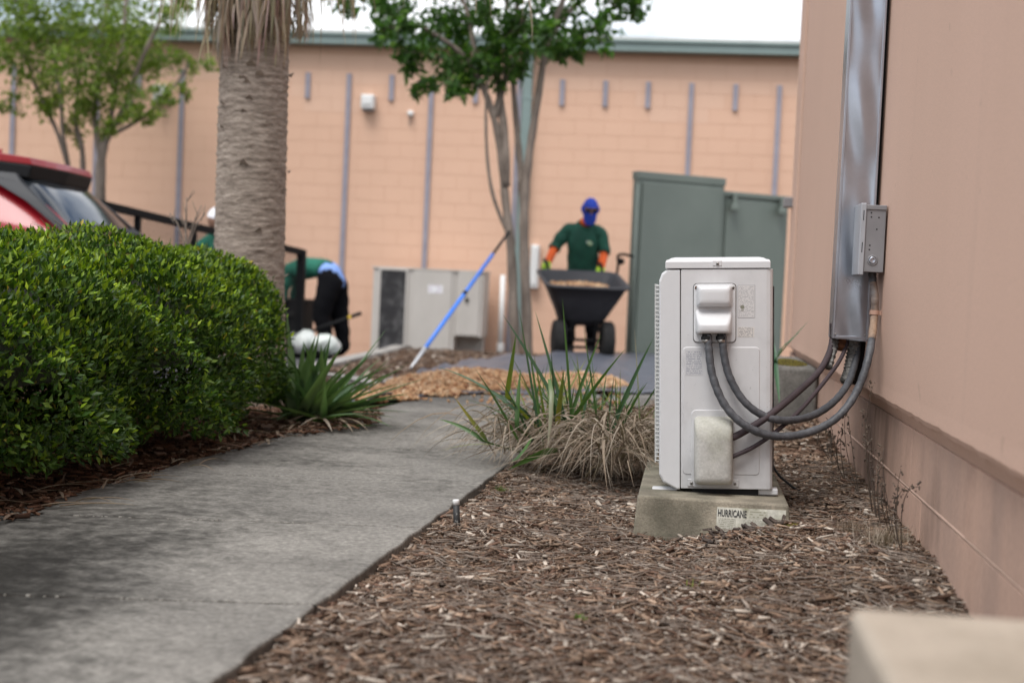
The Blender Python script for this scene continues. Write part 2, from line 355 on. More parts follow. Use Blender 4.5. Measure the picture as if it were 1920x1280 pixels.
def algae(n, pos):      # black algae on the walk, darker along the hedge and towards the near end, broken up by noise
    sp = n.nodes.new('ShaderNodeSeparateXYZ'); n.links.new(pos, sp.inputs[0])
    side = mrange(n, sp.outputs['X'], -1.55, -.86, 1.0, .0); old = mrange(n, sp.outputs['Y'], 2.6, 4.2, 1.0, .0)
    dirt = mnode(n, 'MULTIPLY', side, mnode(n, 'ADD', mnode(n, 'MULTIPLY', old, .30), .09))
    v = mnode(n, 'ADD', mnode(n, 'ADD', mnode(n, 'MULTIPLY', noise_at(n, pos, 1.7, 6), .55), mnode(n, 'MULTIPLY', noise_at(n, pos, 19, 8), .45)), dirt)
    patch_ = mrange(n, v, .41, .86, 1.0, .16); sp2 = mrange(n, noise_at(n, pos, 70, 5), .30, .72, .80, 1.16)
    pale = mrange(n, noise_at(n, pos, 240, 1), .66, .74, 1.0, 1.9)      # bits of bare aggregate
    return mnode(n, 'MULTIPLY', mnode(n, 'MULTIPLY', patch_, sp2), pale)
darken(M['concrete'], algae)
def damp(n, pos):       # grey run-off stain on the foundation below the pipes, and splash dirt in streaks
    sp = n.nodes.new('ShaderNodeSeparateXYZ'); n.links.new(pos, sp.inputs[0])
    band = mnode(n, 'MULTIPLY', mrange(n, sp.outputs['Y'], 4.25, 4.75, 0, 1), mrange(n, sp.outputs['Y'], 5.2, 6.0, 1, 0))
    st = mrange(n, noise_at(n, pos, 5, 5, (1, 1, .25)), .32, .58, 0, 1)
    st2 = mrange(n, noise_at(n, pos, 6, 8, (1, 1, .6)), .50, .78, 1, .72)
    return mnode(n, 'MULTIPLY', mnode(n, 'SUBTRACT', 1.0, mnode(n, 'MULTIPLY', mnode(n, 'MULTIPLY', band, st), .55)), st2)
darken(M['block_low'], damp)
def moss_top(n, pos):
    return mrange(n, noise_at(n, pos, 6, 6), .38, .60, .62, 1.06)
darken(M['pad_concrete'], moss_top)

def wall_wear(n, pos):     # hairline drips and sand grain on the stucco
    a = mrange(n, noise_at(n, pos, 9, 6, (1, 1, .10)), .60, .78, 1.0, .955); b = mrange(n, noise_at(n, pos, 260, 2), .3, .7, .93, 1.07); c = mrange(n, noise_at(n, pos, 16, 3), .70, .76, 1.0, .86)
    return mnode(n, 'MULTIPLY', mnode(n, 'MULTIPLY', a, b), c)
darken(M['stucco'], wall_wear)

def unit_dirt(n, pos):     # dust, specks and mildew on the enamel, thicker low down where the mulch splashes
    sp = n.nodes.new('ShaderNodeSeparateXYZ'); n.links.new(pos, sp.inputs[0]); low = mrange(n, sp.outputs['Z'], .10, .42, .16, 0)
    a = mrange(n, mnode(n, 'ADD', noise_at(n, pos, 11, 7), low), .50, .80, 1.0, .80); b = mrange(n, noise_at(n, pos, 150, 2), .70, .75, 1.0, .72)
    return mnode(n, 'MULTIPLY', a, b)
darken(M['unit_side'], unit_dirt); darken(M['valve'], unit_dirt)

# ================================================================== THE SETTING
def gz(x, y):
    z = -0.36 * sm((y - 14.8) / 5.0)
    lot = sm((-2.95 - x) / .5) * sm((y - 8.2) / .9)
    gut = sm((-1.75 - x) / .35) * sm((y - 8.3) / .5) * sm((9.95 - y) / .25)
    z += -.15 * max(lot * (1 - .6*sm((y-15)/4)), gut * .75)
    return z
def xr(y): return -0.779 + (y - 2.33) * .0322          # right edge of the walk
def xl(y): return -1.875 + (y - 3.74) * .062           # left edge of the walk

def grid_sheet(name, xs, ys, zf, mat, smooth=True):
    xs, ys = list(xs), list(ys); nx = len(xs)
    V = np.array([(x, y, zf(x, y)) for y in ys for x in xs])
    F = np.array([(j*nx+i, j*nx+i+1, (j+1)*nx+i+1, (j+1)*nx+i) for j in range(len(ys)-1) for i in range(nx-1)])
    return fast_mesh(name, V, F, mat, smooth=smooth)
xs = [-200, -60, -30, -20] + list(np.arange(-14, 4.01, .25)) + [8, 20, 60, 200]
ys = [-60, -10, -4] + list(np.arange(0, 22.01, .25)) + [30, 60, 120, 250]
g = grid_sheet('ground', xs, ys, lambda x, y: -.055 + gz(x, y), M['soil']); tag(g, kind='structure')
lot = grid_sheet('parking_lot', np.arange(-14, -1.74, .25), np.arange(8.4, 19.1, .25),
                 lambda x, y: (-.047 + gz(x, y)) if (x < -3.1 or y < 9.85) else -.30 + gz(x, y), M['asphalt']); tag(lot, kind='structure')

# mulch bed between the walk and the wall
def mz(x, y):
    z = -.030 + .088 * sm((x + .05) / .66) * sm((y - 1.6) / 2.6) + .05 * sm((y - 5.4) / 1.2) * sm((x+.35)/.4)
    z += .017 * float(wob(x, y, 2.2, 1)) + .006 * float(wob(x, y, 7, 3))
    z += .030 * math.exp(-((x - .26) / .13)**2 - ((y - 4.08) / .10)**2)
    return z
bed = grid_sheet('mulch_bed', np.arange(-.80, .661, .035), np.arange(.6, 9.3, .04), lambda x, y: mz(x, y) if x > xr(y) - .01 else mz(x, y) - .03, M['soil']); tag(bed, kind='structure')

PAL = np.array([(.205,.138,.098), (.130,.080,.058), (.265,.190,.138), (.43,.37,.31), (.062,.041,.031), (.120,.080,.058), (.275,.198,.145), (.250,.205,.170)])
PW = np.array([.22, .17, .17, .12, .09, .10, .07, .06])
def chip_field(name, label, n, xa, xb, ya, yb, zf, ok, lmin, lmax, mat='chips', pal=PAL, pw=PW, flat=.35, wr=(.10, .34)):
    x = rng.uniform(xa, xb, n*2); y = rng.uniform(ya, yb, n*2)
    k = np.array([ok(a, b) for a, b in zip(x, y)]); x, y = x[k][:n], y[k][:n]; n = len(x)
    L = lmin * (lmax/lmin) ** (rng.random(n) ** 1.9)
    W = np.clip(L * rng.uniform(wr[0], wr[1], n), .0018, .014); T = np.clip(W * rng.uniform(.25, .6, n), .0012, .006)
    z = np.array([zf(a, b) for a, b in zip(x, y)]) + T*.5 + rng.random(n)*.014
    a = rng.uniform(0, 2*math.pi, n); d = np.stack([np.cos(a), np.sin(a), rng.normal(0, flat*.5, n)], 1)
    u = np.stack([rng.normal(0, flat, n), rng.normal(0, flat, n), np.ones(n)], 1)
    c = pal[rng.choice(len(pal), n, p=pw/pw.sum())] * rng.uniform(.65, 1.35, n)[:, None] * (1 + .30*wob(x, y, 1.9, 6) + .16*wob(x, y, 5, 9))[:, None]
    o = scatter(name, CHIP_V, CHIP_F, np.stack([x, y, z], 1), rot_from(d, u), np.stack([W, L, T], 1), M[mat], c)
    tag(o, label, 'mulch', kind='stuff'); return o
inpad = lambda x, y: (-.14 < x < .33 and 4.20 < y < 5.5) or (x > .18 and y < 1.7)
chip_field('bark_mulch', 'weathered brown bark mulch between the walk and the wall', 96000, -.80, .65, 2.1, 5.7, mz,
           lambda x, y: x > xr(y) + .004 and not inpad(x, y) and x < .635, .006, .058, wr=(.05, .24))
chip_field('bark_mulch', 'brown bark mulch behind the outdoor unit', 9000, -.72, .63, 5.7, 9.0, mz, lambda x, y: x > xr(y) + .01, .02, .07)
# long fibres and a few sticks lying on the mulch
mb = MB()
for i in range(2600):
    y = random.uniform(2.2, 5.6); x = random.uniform(xr(y)+.05, .62)
    if inpad(x, y): continue
    a = random.uniform(0, 6.28); L = random.uniform(.04, .15); r = random.uniform(.0006, .0019)
    z = mz(x, y) + .014; p = Vector((x, y, z)); d = Vector((math.cos(a), math.sin(a), 0)); s_ = Vector((-d.y, d.x, 0)) * random.uniform(-.25, .25)
    mb.tube([p - d*L/2, p + s_*L*.3 + Vector((0,0,.004)), p + d*L/2 + Vector((0,0,random.uniform(0,.012)))], [r, r, r*.6], 5)
o = mb.build('mulch_fibre', pm('grey bark fibre', (.27,.22,.18), (.12,.085,.065), 25, .9), smooth=True); tag(o, 'thin bark fibres and twigs lying on the mulch', 'mulch', kind='stuff')

# the walk, slab by slab
walk = empty('path', (-1.25, 4, 0)); tag(walk, kind='structure')
JL = [-.2, .95, 1.93, 2.72, 3.74, 4.68, 5.62, 6.60, 7.55, 8.55, 9.6]
for i in range(len(JL)-1):
    a, b = JL[i] + .007, JL[i+1] - .007; sk = .22
    nx, ny = 12, 8; top = []
    xo = lambda y: (xl(y), xr(y))
    V = []; F = []
    def pt(u, v, z):
        y = a + (b-a)*v + sk*u; l, r = xo(y); x = l + (r-l)*u
        if u == 1: x += .006*math.sin(y*31) + .004*math.sin(y*83)
        return (x, y, z)
    m_ = MB()
    rows = [[pt(u/nx, v/ny, .0008*math.sin(u*3+v*5+i)) for u in range(nx+1)] for v in range(ny+1)]
    m_.rings(rows, closed=False)
    rim = [rows[0][u] for u in range(nx+1)] + [rows[v][nx] for v in range(1, ny+1)] + [rows[ny][u] for u in range(nx-1, -1, -1)] + [rows[v][0] for v in range(ny-1, 0, -1)]
    m_.rings([rim, [(p[0], p[1], -.10) for p in rim]])
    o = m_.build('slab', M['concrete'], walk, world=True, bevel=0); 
    bmx = bmesh.new(); bmx.from_mesh(o.data); bmesh.ops.remove_doubles(bmx, verts=bmx.verts, dist=1e-5); bmesh.ops.recalc_face_normals(bmx, faces=bmx.faces); bmx.to_mesh(o.data); bmx.free()
    bv = o.modifiers.new('Bevel', 'BEVEL'); bv.width = .006; bv.segments = 2; bv.limit_method = 'ANGLE'; bv.angle_limit = R_(50)
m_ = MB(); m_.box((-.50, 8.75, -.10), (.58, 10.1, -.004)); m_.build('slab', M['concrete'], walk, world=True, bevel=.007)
# dark dirt packed in the joints of the walk
for jy in JL[1:-1]:
    m_ = MB(); rw = []
    for k in range(41):
        u = k/40; y = jy + .22*u; x = xl(y) + (xr(y)-xl(y))*u; w_ = .010 + .002*math.sin(k*1.7); z = -.003 - .002*math.sin(k*2.3+jy)**2; rw.append([(x, y-w_, z), (x, y+w_, z)])
    m_.rings(rw, closed=False); m_.build('joint_filling', M['joint_dirt'], walk, world=True)
# grit in the joints of the walk
mb = MB()
for jy in JL[3:8]:
    for k in range(34):
        u = random.random(); y = jy + .22*u + random.uniform(-.006, .006); x = xl(y) + (xr(y)-xl(y))*u; s_ = random.uniform(.0008, .0026)
        mb.box((x-s_*1.6, y-s_, -.010), (x+s_*1.6, y+s_, s_*.8 - .001))
tag(mb.build('joint_grit', pm('pale grit', (.30,.285,.255), (.15,.14,.12), 60, .9)), 'pale grit caught in the joints of the walk', 'grit', kind='stuff')

# kerb round the planted island
kp = [onz(760, 703, .0), onz(738, 713, 0), onz(712, 713, 0), onz(680, 708, 0), onz(648, 700, 0)]
kp = [Vector((p.x, p.y, 0)) for p in kp]; kp += [Vector((-2.95, 10.6, 0)), Vector((-3.05, 12.5, 0)), Vector((-3.15, 15.0, 0)), Vector((-3.6, 18.0, 0))]
def smooth_line(p, n=6):
    outp = []
    for i in range(len(p)-1):
        p0, p1, p2, p3 = p[max(i-1,0)], p[i], p[i+1], p[min(i+2, len(p)-1)]
        for k in range(n):
            t = k/n; outp.append(.5*((2*p1) + (p2-p0)*t + (2*p0-5*p1+4*p2-p3)*t*t + (3*p1-p0-3*p2+p3)*t**3))
    outp.append(p[-1]); return outp
kl = smooth_line(kp)
mb = MB(); rg = []
for i, p in enumerate(kl):
    t = (kl[min(i+1, len(kl)-1)] - kl[max(i-1, 0)]).normalized(); n_ = Vector((-t.y, t.x, 0)); zt = -.02 - .32*sm((p.y-15)/5)
    rg.append([p + n_*.0 + Vector((0,0,-.35)), p + n_*.02 + Vector((0,0,zt-.02)), p + n_*.04 + Vector((0,0,zt)), p - n_*.11 + Vector((0,0,zt)), p - n_*.13 + Vector((0,0,-.35))])
mb.rings(rg, closed=True, cap=(True, True))
tag(mb.build('kerb', M['kerb'], smooth=False), kind='structure')

# ------------------------------------------------------------------ near building (right): stucco over painted block
WX = .60; ZL = .392; ZM = .178
bd = empty('stucco_building', (WX+.6, 4, -.05)); tag(bd, 'peach stucco building on the right with a block foundation', 'building')
mb = MB(); yy = list(np.arange(-1.5, 8.60, .02)); rows = []
for y in yy:
    j = .0035*float(wob(y, 0.3, 3.1, 2)) + .003*float(wob(y, 1.7, 11, 5)) + random.uniform(-.001, .001); c = 0
    rows.append([(WX+.5, y, 3.6), (WX+c, y, 3.6), (WX+c, y, 1.6), (WX+c, y, .75), (WX+c, y, ZL+.05), (WX+c-.001, y, ZL+.012+j*.6), (WX+.006, y, ZL-.002+j), (WX+.013, y, ZL-.004+j), (WX+.036, y, ZL-.042), (WX+.05, y, ZL-.046)])
mb.rings(rows, closed=False); mb.build('upper_wall', M['stucco'], bd, world=True)
mb = MB(); mb.box((WX+.002, 8.84, ZL), (WX+.5, 9.25, 3.6)); mb.build('corner_panel', M['stucco'], bd, world=True, bevel=.008)
mb = MB(); mb.box((WX+.034, 8.55, -.1), (WX+.45, 8.88, 3.55)); mb.build('expansion_joint', M['brown_gap'], bd, world=True)
mb = MB(); mb.box((WX+.040, -1.5, -.3), (WX+.5, 9.22, ZL-.041)); mb.build('mortar', M['low_mortar'], bd, world=True)
hb = .4045
def block_mesh(name, sx, sy, sz, mat, b=.004):
    m_ = MB(); m_.box((0, 0, 0), (sx, sy, sz)); o = m_.build(name, mat, None); me = o.data
    bm = bmesh.new(); bm.from_mesh(me); bmesh.ops.bevel(bm, geom=list(bm.edges), offset=b, segments=1, affect='EDGES'); bm.to_mesh(me); bm.free()
    bpy.data.objects.remove(o); return me
bl_hi = block_mesh('block', .05, hb, ZL-.046-ZM-.004, M['block_low'], .0016); bl_lo = block_mesh('block', .05, hb, .196, M['block_low'], .0016)
def put(name, me, loc, parent):
    o = bpy.data.objects.new(name, me); COL.objects.link(o); o.parent = parent; o.location = wmat(parent).inverted() @ Vector(loc); return o
for i in range(26):
    y = -1.2 + i*.4064
    if y + hb > 9.25: break
    put('block', bl_hi, (WX+.033 + random.uniform(-.001,.001), y, ZM+.004), bd)
    if y + .2 + hb < 9.25: put('block', bl_lo, (WX+.033 + random.uniform(-.001,.001), y+.2, ZM-.005-.196), bd)
mb = MB(); mb.tube([(WX+.036, -1.5, ZM), (WX+.036, 9.2, ZM)], .0052, 6); mb.build('mortar_bead', M['low_mortar'], bd, world=True, smooth=True)
mb = MB(); p = onx(1484, 372, WX-.03); mb.box((WX-.05, 9.12, p.z-.03), (WX+.004, 9.26, p.z+.03)); mb.build('bracket', M['box_grey'], bd, world=True, bevel=.004)

# ------------------------------------------------------------------ far building: painted block wall, teal fascia, strut channels
FY = 19.70; fb = empty('block_building', (-4, FY, -.37)); tag(fb, 'long peach painted block building with teal roof edge behind the workers', 'building')
mb = MB(); mb.box((-20, FY+.004, -.8), (9, FY+3, 3.95)); mb.build('wall_core', M['mortar'], fb, world=True)
BA = block_mesh('block', .4022, .05, .1990, M['block_a'], .0015); BB = block_mesh('block', .4022, .05, .1990, M['block_b'], .0015)
spots = []
for r in range(22):
    z = -.45 + r*.2032
    if z + .196 > 3.95: break
    for c in range(-2, 75):
        x = -20 + c*.4064 + (r % 2)*.2032
        if x > 6: continue
        spots.append((x, z, r, c))
def seen(s):   # in the picture and not behind the near building: counted from its place along the wall
    return -10.6 < s[0] < 1.25 and s[1] > -.40
vis = sorted([s for s in spots if seen(s)], key=lambda s: -s[0]); single = set(vis[:298])
patch = lambda x, z: z > 3.28 or (2.9 < z and -5.9 < x < -5.0) or (-.9 < x < .1 and z > 3.0)
rest = MB(); 
for s in spots:
    x, z, r, c = s; jit = random.uniform(-.0008, .0008)
    if s in single: put('block', BB if patch(x, z) else BA, (x, FY+jit, z), fb)
    else: rest.box((x, FY+jit, z), (x+.4022, FY+.05, z+.199), m=1 if patch(x, z) else 0)
tag(rest.build('block', [M['block_a'], M['block_b']], fb, world=True), kind='stuff')
mb = MB(); mb.box((-20, FY-.22, 3.93), (9, FY+.02, 4.075)); mb.box((-20, FY-.25, 4.045), (9, FY-.20, 4.085)); mb.build('fascia', M['fascia'], fb, world=True, bevel=.006)
mb = MB(); mb.box((-20, FY-.21, 4.08), (9, FY+6, 4.125)); mb.build('roof', M['roof'], fb, world=True)
ds = aty(990, 150, FY-.08); mb = MB(); mb.box((ds.x-.065, FY-.13, -.3), (ds.x+.065, FY-.02, 3.93))
o = mb.build('downspout', M['fascia'], fb, world=True, bevel=.008)
mb = MB(); mb.box((ds.x-.075, FY-.135, 3.25), (ds.x+.075, FY-.005, 3.28)); mb.build('strap', M['fascia'], o, world=True)
ST = [(27,1),(185,1),(262,0),(343,1),(430,0),(505,1),(578,0),(655,1),(735,0),(810,1),(893,0),(975,1),(1055,0),(1136,0),(1216,0),(1297,1),(1380,0),(1462,1)]
for px, lg in ST:
    x = aty(px, 160, FY).x; z1 = 3.55; z0 = -.35 if lg else 3.19
    m_ = MB(); m_.box((x-.032, FY-.042, z0), (x-.020, FY-.001, z1)); m_.box((x+.020, FY-.042, z0), (x+.032, FY-.001, z1)); m_.box((x-.030, FY-.030, z0+.002), (x+.030, FY-.022, z1-.002))
    m_.build('strut_channel', M['strut'], fb, world=True)
mb = MB(); q = aty(1165, 60, FY+1.0); mb.tube([(q.x, q.y, 4.1), (q.x, q.y, 4.1+.36)], .022, 8); mb.build('vent_pipe', M['fascia'], fb, world=True)
# white fittings on the far wall
def wall_box(px0, py0, px1, py1, dep, name, label, cat, lid=True):
    a = aty(px0, py1, FY-.02); b = aty(px1, py0, FY-.02)
    r = empty(name, ((a.x+b.x)/2, FY, a.z)); tag(r, label, cat)
    m_ = MB(); m_.box((a.x, FY-dep, a.z), (b.x, FY-.004, b.z)); m_.build('housing', M['white_plastic'], r, world=True, bevel=.012)
    m_ = MB(); m_.box((a.x+.02, FY-dep-.016, a.z+.05), (b.x-.02, FY-dep-.001, b.z-.02)); m_.build('cover', M['white_plastic'], r, world=True, bevel=.008)
    if lid:
        m_ = MB(); m_.box((a.x+.015, FY-dep*.8, a.z-.03), (b.x-.015, FY-dep*.2, a.z-.001)); m_.build('lens', M['box_grey'], r, world=True, bevel=.005)
    return r
wall_box(680, 180, 705, 205, .16, 'wall_light', 'square white wall light between two strut channels high on the far wall', 'light')
wall_box(292, 162, 318, 190, .16, 'wall_light', 'square white wall light half hidden by the left tree leaves', 'light')
r = wall_box(994, 460, 1013, 540, .14, 'meter_box', 'tall white meter box on the far wall beside the forked tree trunk', 'meter box', False)
c = aty(771, 214, FY); r = empty('wall_sensor', (c.x, FY, c.z)); tag(r, 'small round white sensor with a stub wire on the far wall', 'sensor')
mb = MB(); mb.lathe([(.001,-.09),(.03,-.085),(.045,-.06),(.045,-.004)], 14, Matrix.Translation((c.x, FY, c.z)) @ Matrix.Rotation(-math.pi/2, 4, 'X')); mb.build('dome', M['white_plastic'], r, world=True, smooth=True)
mb = MB(); mb.bar((c.x-.01, FY-.01, c.z-.03), (c.x-.02, FY-.01, c.z-.16), .005); mb.build('wire', M['box_grey'], r, world=True)
p0, p1 = aty(930, 515, 19.45), aty(938, 655, 19.45); r = empty('pvc_pipe', (p1.x, 19.45, p1.z)); tag(r, 'thin white upright plastic pipe right of the cream cabinet', 'pipe')
mb = MB(); mb.tube([(p1.x, 19.45, p1.z-.2), (p1.x-.01, 19.45, p0.z)], .035, 12); mb.build('tube', M['white_plastic'], r, world=True, smooth=True)
mb = MB(); mb.lathe([(.05,0),(.05,.09),(.04,.10)], 14, Matrix.Translation((p1.x, 19.45, p1.z-.02))); mb.build('collar', M['white_plastic'], r, world=True)

# cream cabinet against the far wall
CY = 18.9; A = aty(694, 664, CY); B = aty(908, 506, CY)
cz0, cz1, cx0, cx1 = A.z - .03, .835, A.x, B.x
def cpx(px, py): q = aty(px, py, CY); return q.x, q.z
r = empty('electrical_cabinet', ((cx0+cx1)/2, CY, cz0)); tag(r, 'cream steel cabinet with a sooty screen panel standing at the far wall', 'cabinet')
xm = cpx(852, 600)[0]; zo = cpx(880, 632)[1]
mb = MB(); mb.box((cx0, CY, cz0), (xm, CY+.55, cz1)); mb.box((xm+.002, CY+.002, zo), (cx1, CY+.55, cz1-.003)); mb.box((xm+.002, CY+.35, cz0), (cx1-.03, CY+.55, zo-.002))
mb.build('housing', M['cab'], r, world=True, bevel=.008)
mb = MB(); mb.box((cx0-.02, CY-.02, cz1), (cx1+.01, CY+.57, cz1+.022)); mb.build('lid', M['cab'], r, world=True, bevel=.006)
a, b = cpx(709, 655), cpx(765, 508); mb = MB(); mb.box((a[0], CY-.012, a[1]), (b[0]-.02, CY-.002, b[1])); mb.build('screen_panel', M['mesh_dark'], r, world=True)
mb = MB(); x0, x1, z0, z1 = a[0], b[0]-.02, a[1], b[1]
for s_ in ((x0-.03, x0, z0-.03, z1+.03), (x1, x1+.03, z0-.03, z1+.03), (x0, x1, z1, z1+.03), (x0, x1, z0-.03, z0)): mb.box((s_[0], CY-.022, s_[2]), (s_[1], CY-.001, s_[3]))
mb.build('screen_frame', M['cab'], r, world=True, bevel=.004)
for (pa, pb) in (((771, 655), (849, 510)), ((855, 628), (902, 511))):
    a, b = cpx(*pa), cpx(*pb); mb = MB(); mb.box((a[0], CY-.018, a[1]), (b[0], CY-.001, b[1])); d = mb.build('door', M['cab'], r, world=True, bevel=.006)
    if pa[0] > 800:
        q = cpx(876, 562); mb = MB(); mb.box((q[0]-.02, CY-.045, q[1]-.03), (q[0]+.02, CY-.019, q[1]+.03)); mb.build('handle', M['black_metal'], d, world=True, bevel=.006)
    else:
        a, b = cpx(803, 549), cpx(831, 535); mb = MB(); mb.box((a[0], CY-.0205, a[1]), (b[0], CY-.0185, b[1])); mb.build('notice', print_mat('cabinet notice', (.78,.78,.80), (.5,.42,.5), 5, 12, 3, .5), d, world=True)

# green steel enclosure behind the wheelbarrow
P0 = aty(1181, 640, 16.0); P1 = aty(1344, 640, 16.62); P2 = aty(1471, 640, 17.2)
z1 = aty(1181, 320, 16.0).z; z2 = aty(1346, 357, 16.62).z
r = empty('metal_enclosure', (P0.x, 16, -.1)); tag(r, 'dark green steel enclosure with a taller left door and a latch', 'enclosure')
def slab(a, b, zb, zt, th, name, mat, parent, off=0, bev=.006):
    a, b = Vector((a.x, a.y, 0)), Vector((b.x, b.y, 0)); t = (b-a).normalized(); n_ = Vector((-t.y, t.x, 0))
    m_ = MB(); vs = [p + n_*o_ + Vector((0,0,z)) for z in (zb, zt) for p, o_ in ((a, off), (b, off), (b, off+th), (a, off+th))]
    m_.add(vs, [(0,3,2,1),(4,5,6,7),(0,1,5,4),(1,2,6,5),(2,3,7,6),(3,0,4,7)]); return m_.build(name, mat, parent, world=True, bevel=bev)
t1 = (P1-P0).normalized(); t2 = (P2-P1).normalized()
slab(P0, P1, -.15, z1-.09, .10, 'tall_housing', M['green_metal'], r)
slab(P0 - t1*.005, P1 + t1*.01, z1-.088, z1, .13, 'tall_lid', M['green_metal'], r, -.012)
d = slab(P0 + t1*.06, P1 - t1*.05, -.08, z1-.12, .02, 'door', M['green_metal'], r, -.022)
slab(P1 + t2*.005, P2, -.2, z2-.06, .10, 'low_housing', M['green_metal'], r, .06)
slab(P1 + t2*.005, P2 + t2*.02, z2-.058, z2, .14, 'low_lid', M['green_metal'], r, .03)
d2 = slab(P1 + t2*.07, P2 - t2*.05, -.12, z2-.09, .02, 'door', M['green_metal'], r, .038)
for u in (.16, .86):
    q = P1.lerp(P2, u); mb = MB(); mb.box((q.x-.025, q.y-.06, z2-.20), (q.x+.025, q.y+.03, z2-.02)); mb.box((q.x-.045, q.y-.09, z2-.22), (q.x+.045, q.y-.02, z2-.15)); mb.build('hinge', M['green_metal'], r, world=True, bevel=.006)
mb = MB(); q = P0 + t1*.02; mb.tube([(q.x-.01, q.y-.05, -.1), (q.x-.01, q.y-.05, z1-.15)], .022, 8); mb.build('lock_rod', M['green_metal'], r, world=True, smooth=True)
q = aty(1163, 490, 15.95); mb = MB(); mb.tube(smooth_line([Vector((P0.x, 15.95, q.z+.06)), Vector((q.x+.02, 15.93, q.z+.08)), Vector((q.x-.03, 15.93, q.z+.05)), Vector((q.x-.02, 15.93, q.z-.02)), Vector((q.x-.03, 15.93, q.z-.14))]), .016, 8)
mb.lathe([(.035,-.02),(.04,0),(.035,.02)], 10, Matrix.Translation((q.x+.01, 15.94, q.z)) @ Matrix.Rotation(math.pi/2, 4, 'X')); mb.build('latch', M['black_metal'], r, world=True, smooth=True)
# concrete blocks by the near wall
def concrete_block(name, label, x0, y0, x1, y1, zb, zt, mat, bev):
    m_ = MB(); m_.box((x0, y0, zb), (x1, y1, zt)); o = m_.build(name, mat, None, bevel=bev, seg=3); tag(o, label, 'concrete block'); return o
fp = aty(1592, 1134, 1.62); concrete_block('concrete_block', 'pale concrete block blurred in the near right corner', fp.x, .2, .598, 1.62, -.05, fp.z, M['pale_concrete'], .014)
concrete_block('concrete_block', 'grey concrete block with moss on top behind the outdoor unit', .02, 7.0, .628, 8.2, -.05, .362, M['old_block'], .02)

# ================================================================== OUTDOOR UNIT
UR = empty('air_conditioner', (-.069, 4.36, .094), (0, R_(-2.8), 0)); tag(UR, 'ivory outdoor air conditioner unit on a mossy concrete pad', 'air conditioner')
def ux(px, py): return (px - (1236 + (918-py)*.015)) / 612
def uz(py): return (918 - py) / 612
def rr(x0, x1, z0, z1, r, y, n=5, sk=0):
    o_ = []
    for cx, cz, a0 in ((x1-r, z1-r, 0), (x0+r, z1-r, 90), (x0+r, z0+r, 180), (x1-r, z0+r, 270)):
        for k in range(n+1):
            a = R_(a0 + 90*k/n); o_.append(Vector((cx + r*math.cos(a), y, cz + r*math.sin(a))))
    return o_
def pxr(a, b, c, d): return ux(a, (b+d)/2), ux(c, (b+d)/2), uz(d), uz(b)      # px box -> x0,x1,z0,z1
def plate(name, box, y0, y1, r, mat, parent, smooth=False, b=0.0015):
    x0, x1, z0, z1 = box; m_ = MB()
    m_.rings([rr(x0, x1, z0, z1, r, y0), rr(x0, x1, z0, z1, r, y1+b), rr(x0+b, x1-b, z0+b, z1-b, max(r-b, .0005), y1)], cap=(True, True))
    return m_.build(name, mat, parent, smooth=smooth)
xs_, xe = ux(1279, 700), .343
H1 = .672
mb = MB(); mb.rings([[Vector((xs_+.0015, y, z)) for y, z in ((.0, .004), (.845, .004), (.845, H1), (0, H1))],
                     [Vector((xe-.020, y, z)) for y, z in ((.0, .004), (.845, .004), (.845, H1), (0, H1))],
                     [Vector((xe-.009, y, z)) for y, z in ((.0025, .004), (.8425, .004), (.8425, H1), (.0025, H1))],
                     [Vector((xe-.0025, y, z)) for y, z in ((.009, .004), (.836, .004), (.836, H1), (.009, H1))],
                     [Vector((xe, y, z)) for y, z in ((.020, .004), (.825, .004), (.825, H1), (.020, H1))]], cap=(True, True))
side = mb.build('side_panel', M['unit_side'], UR, bevel=.0015)
prof = [(0, .045), (.012, .022), (.055, .0), (xs_-.0015, 0), (xs_-.0015, H1), (.024, H1), (.008, H1-.012), (0, H1-.034)]
mb = MB(); ys_ = [(0.0, .004), (.004, 0), (.841, 0), (.845, .004)]
mb.rings([[Vector((x + (ins if x < .03 else 0), y, z + (ins if z < .1 else -ins))) for x, z in prof] for y, ins in ys_], cap=(True, True)); mb.build('front_panel', M['unit'], UR, bevel=.002)
mb = MB(); mb.box((xs_-.006, .005, .01), (xs_+.006, .84, H1-.004)); mb.build('seam', M['seam'], UR)
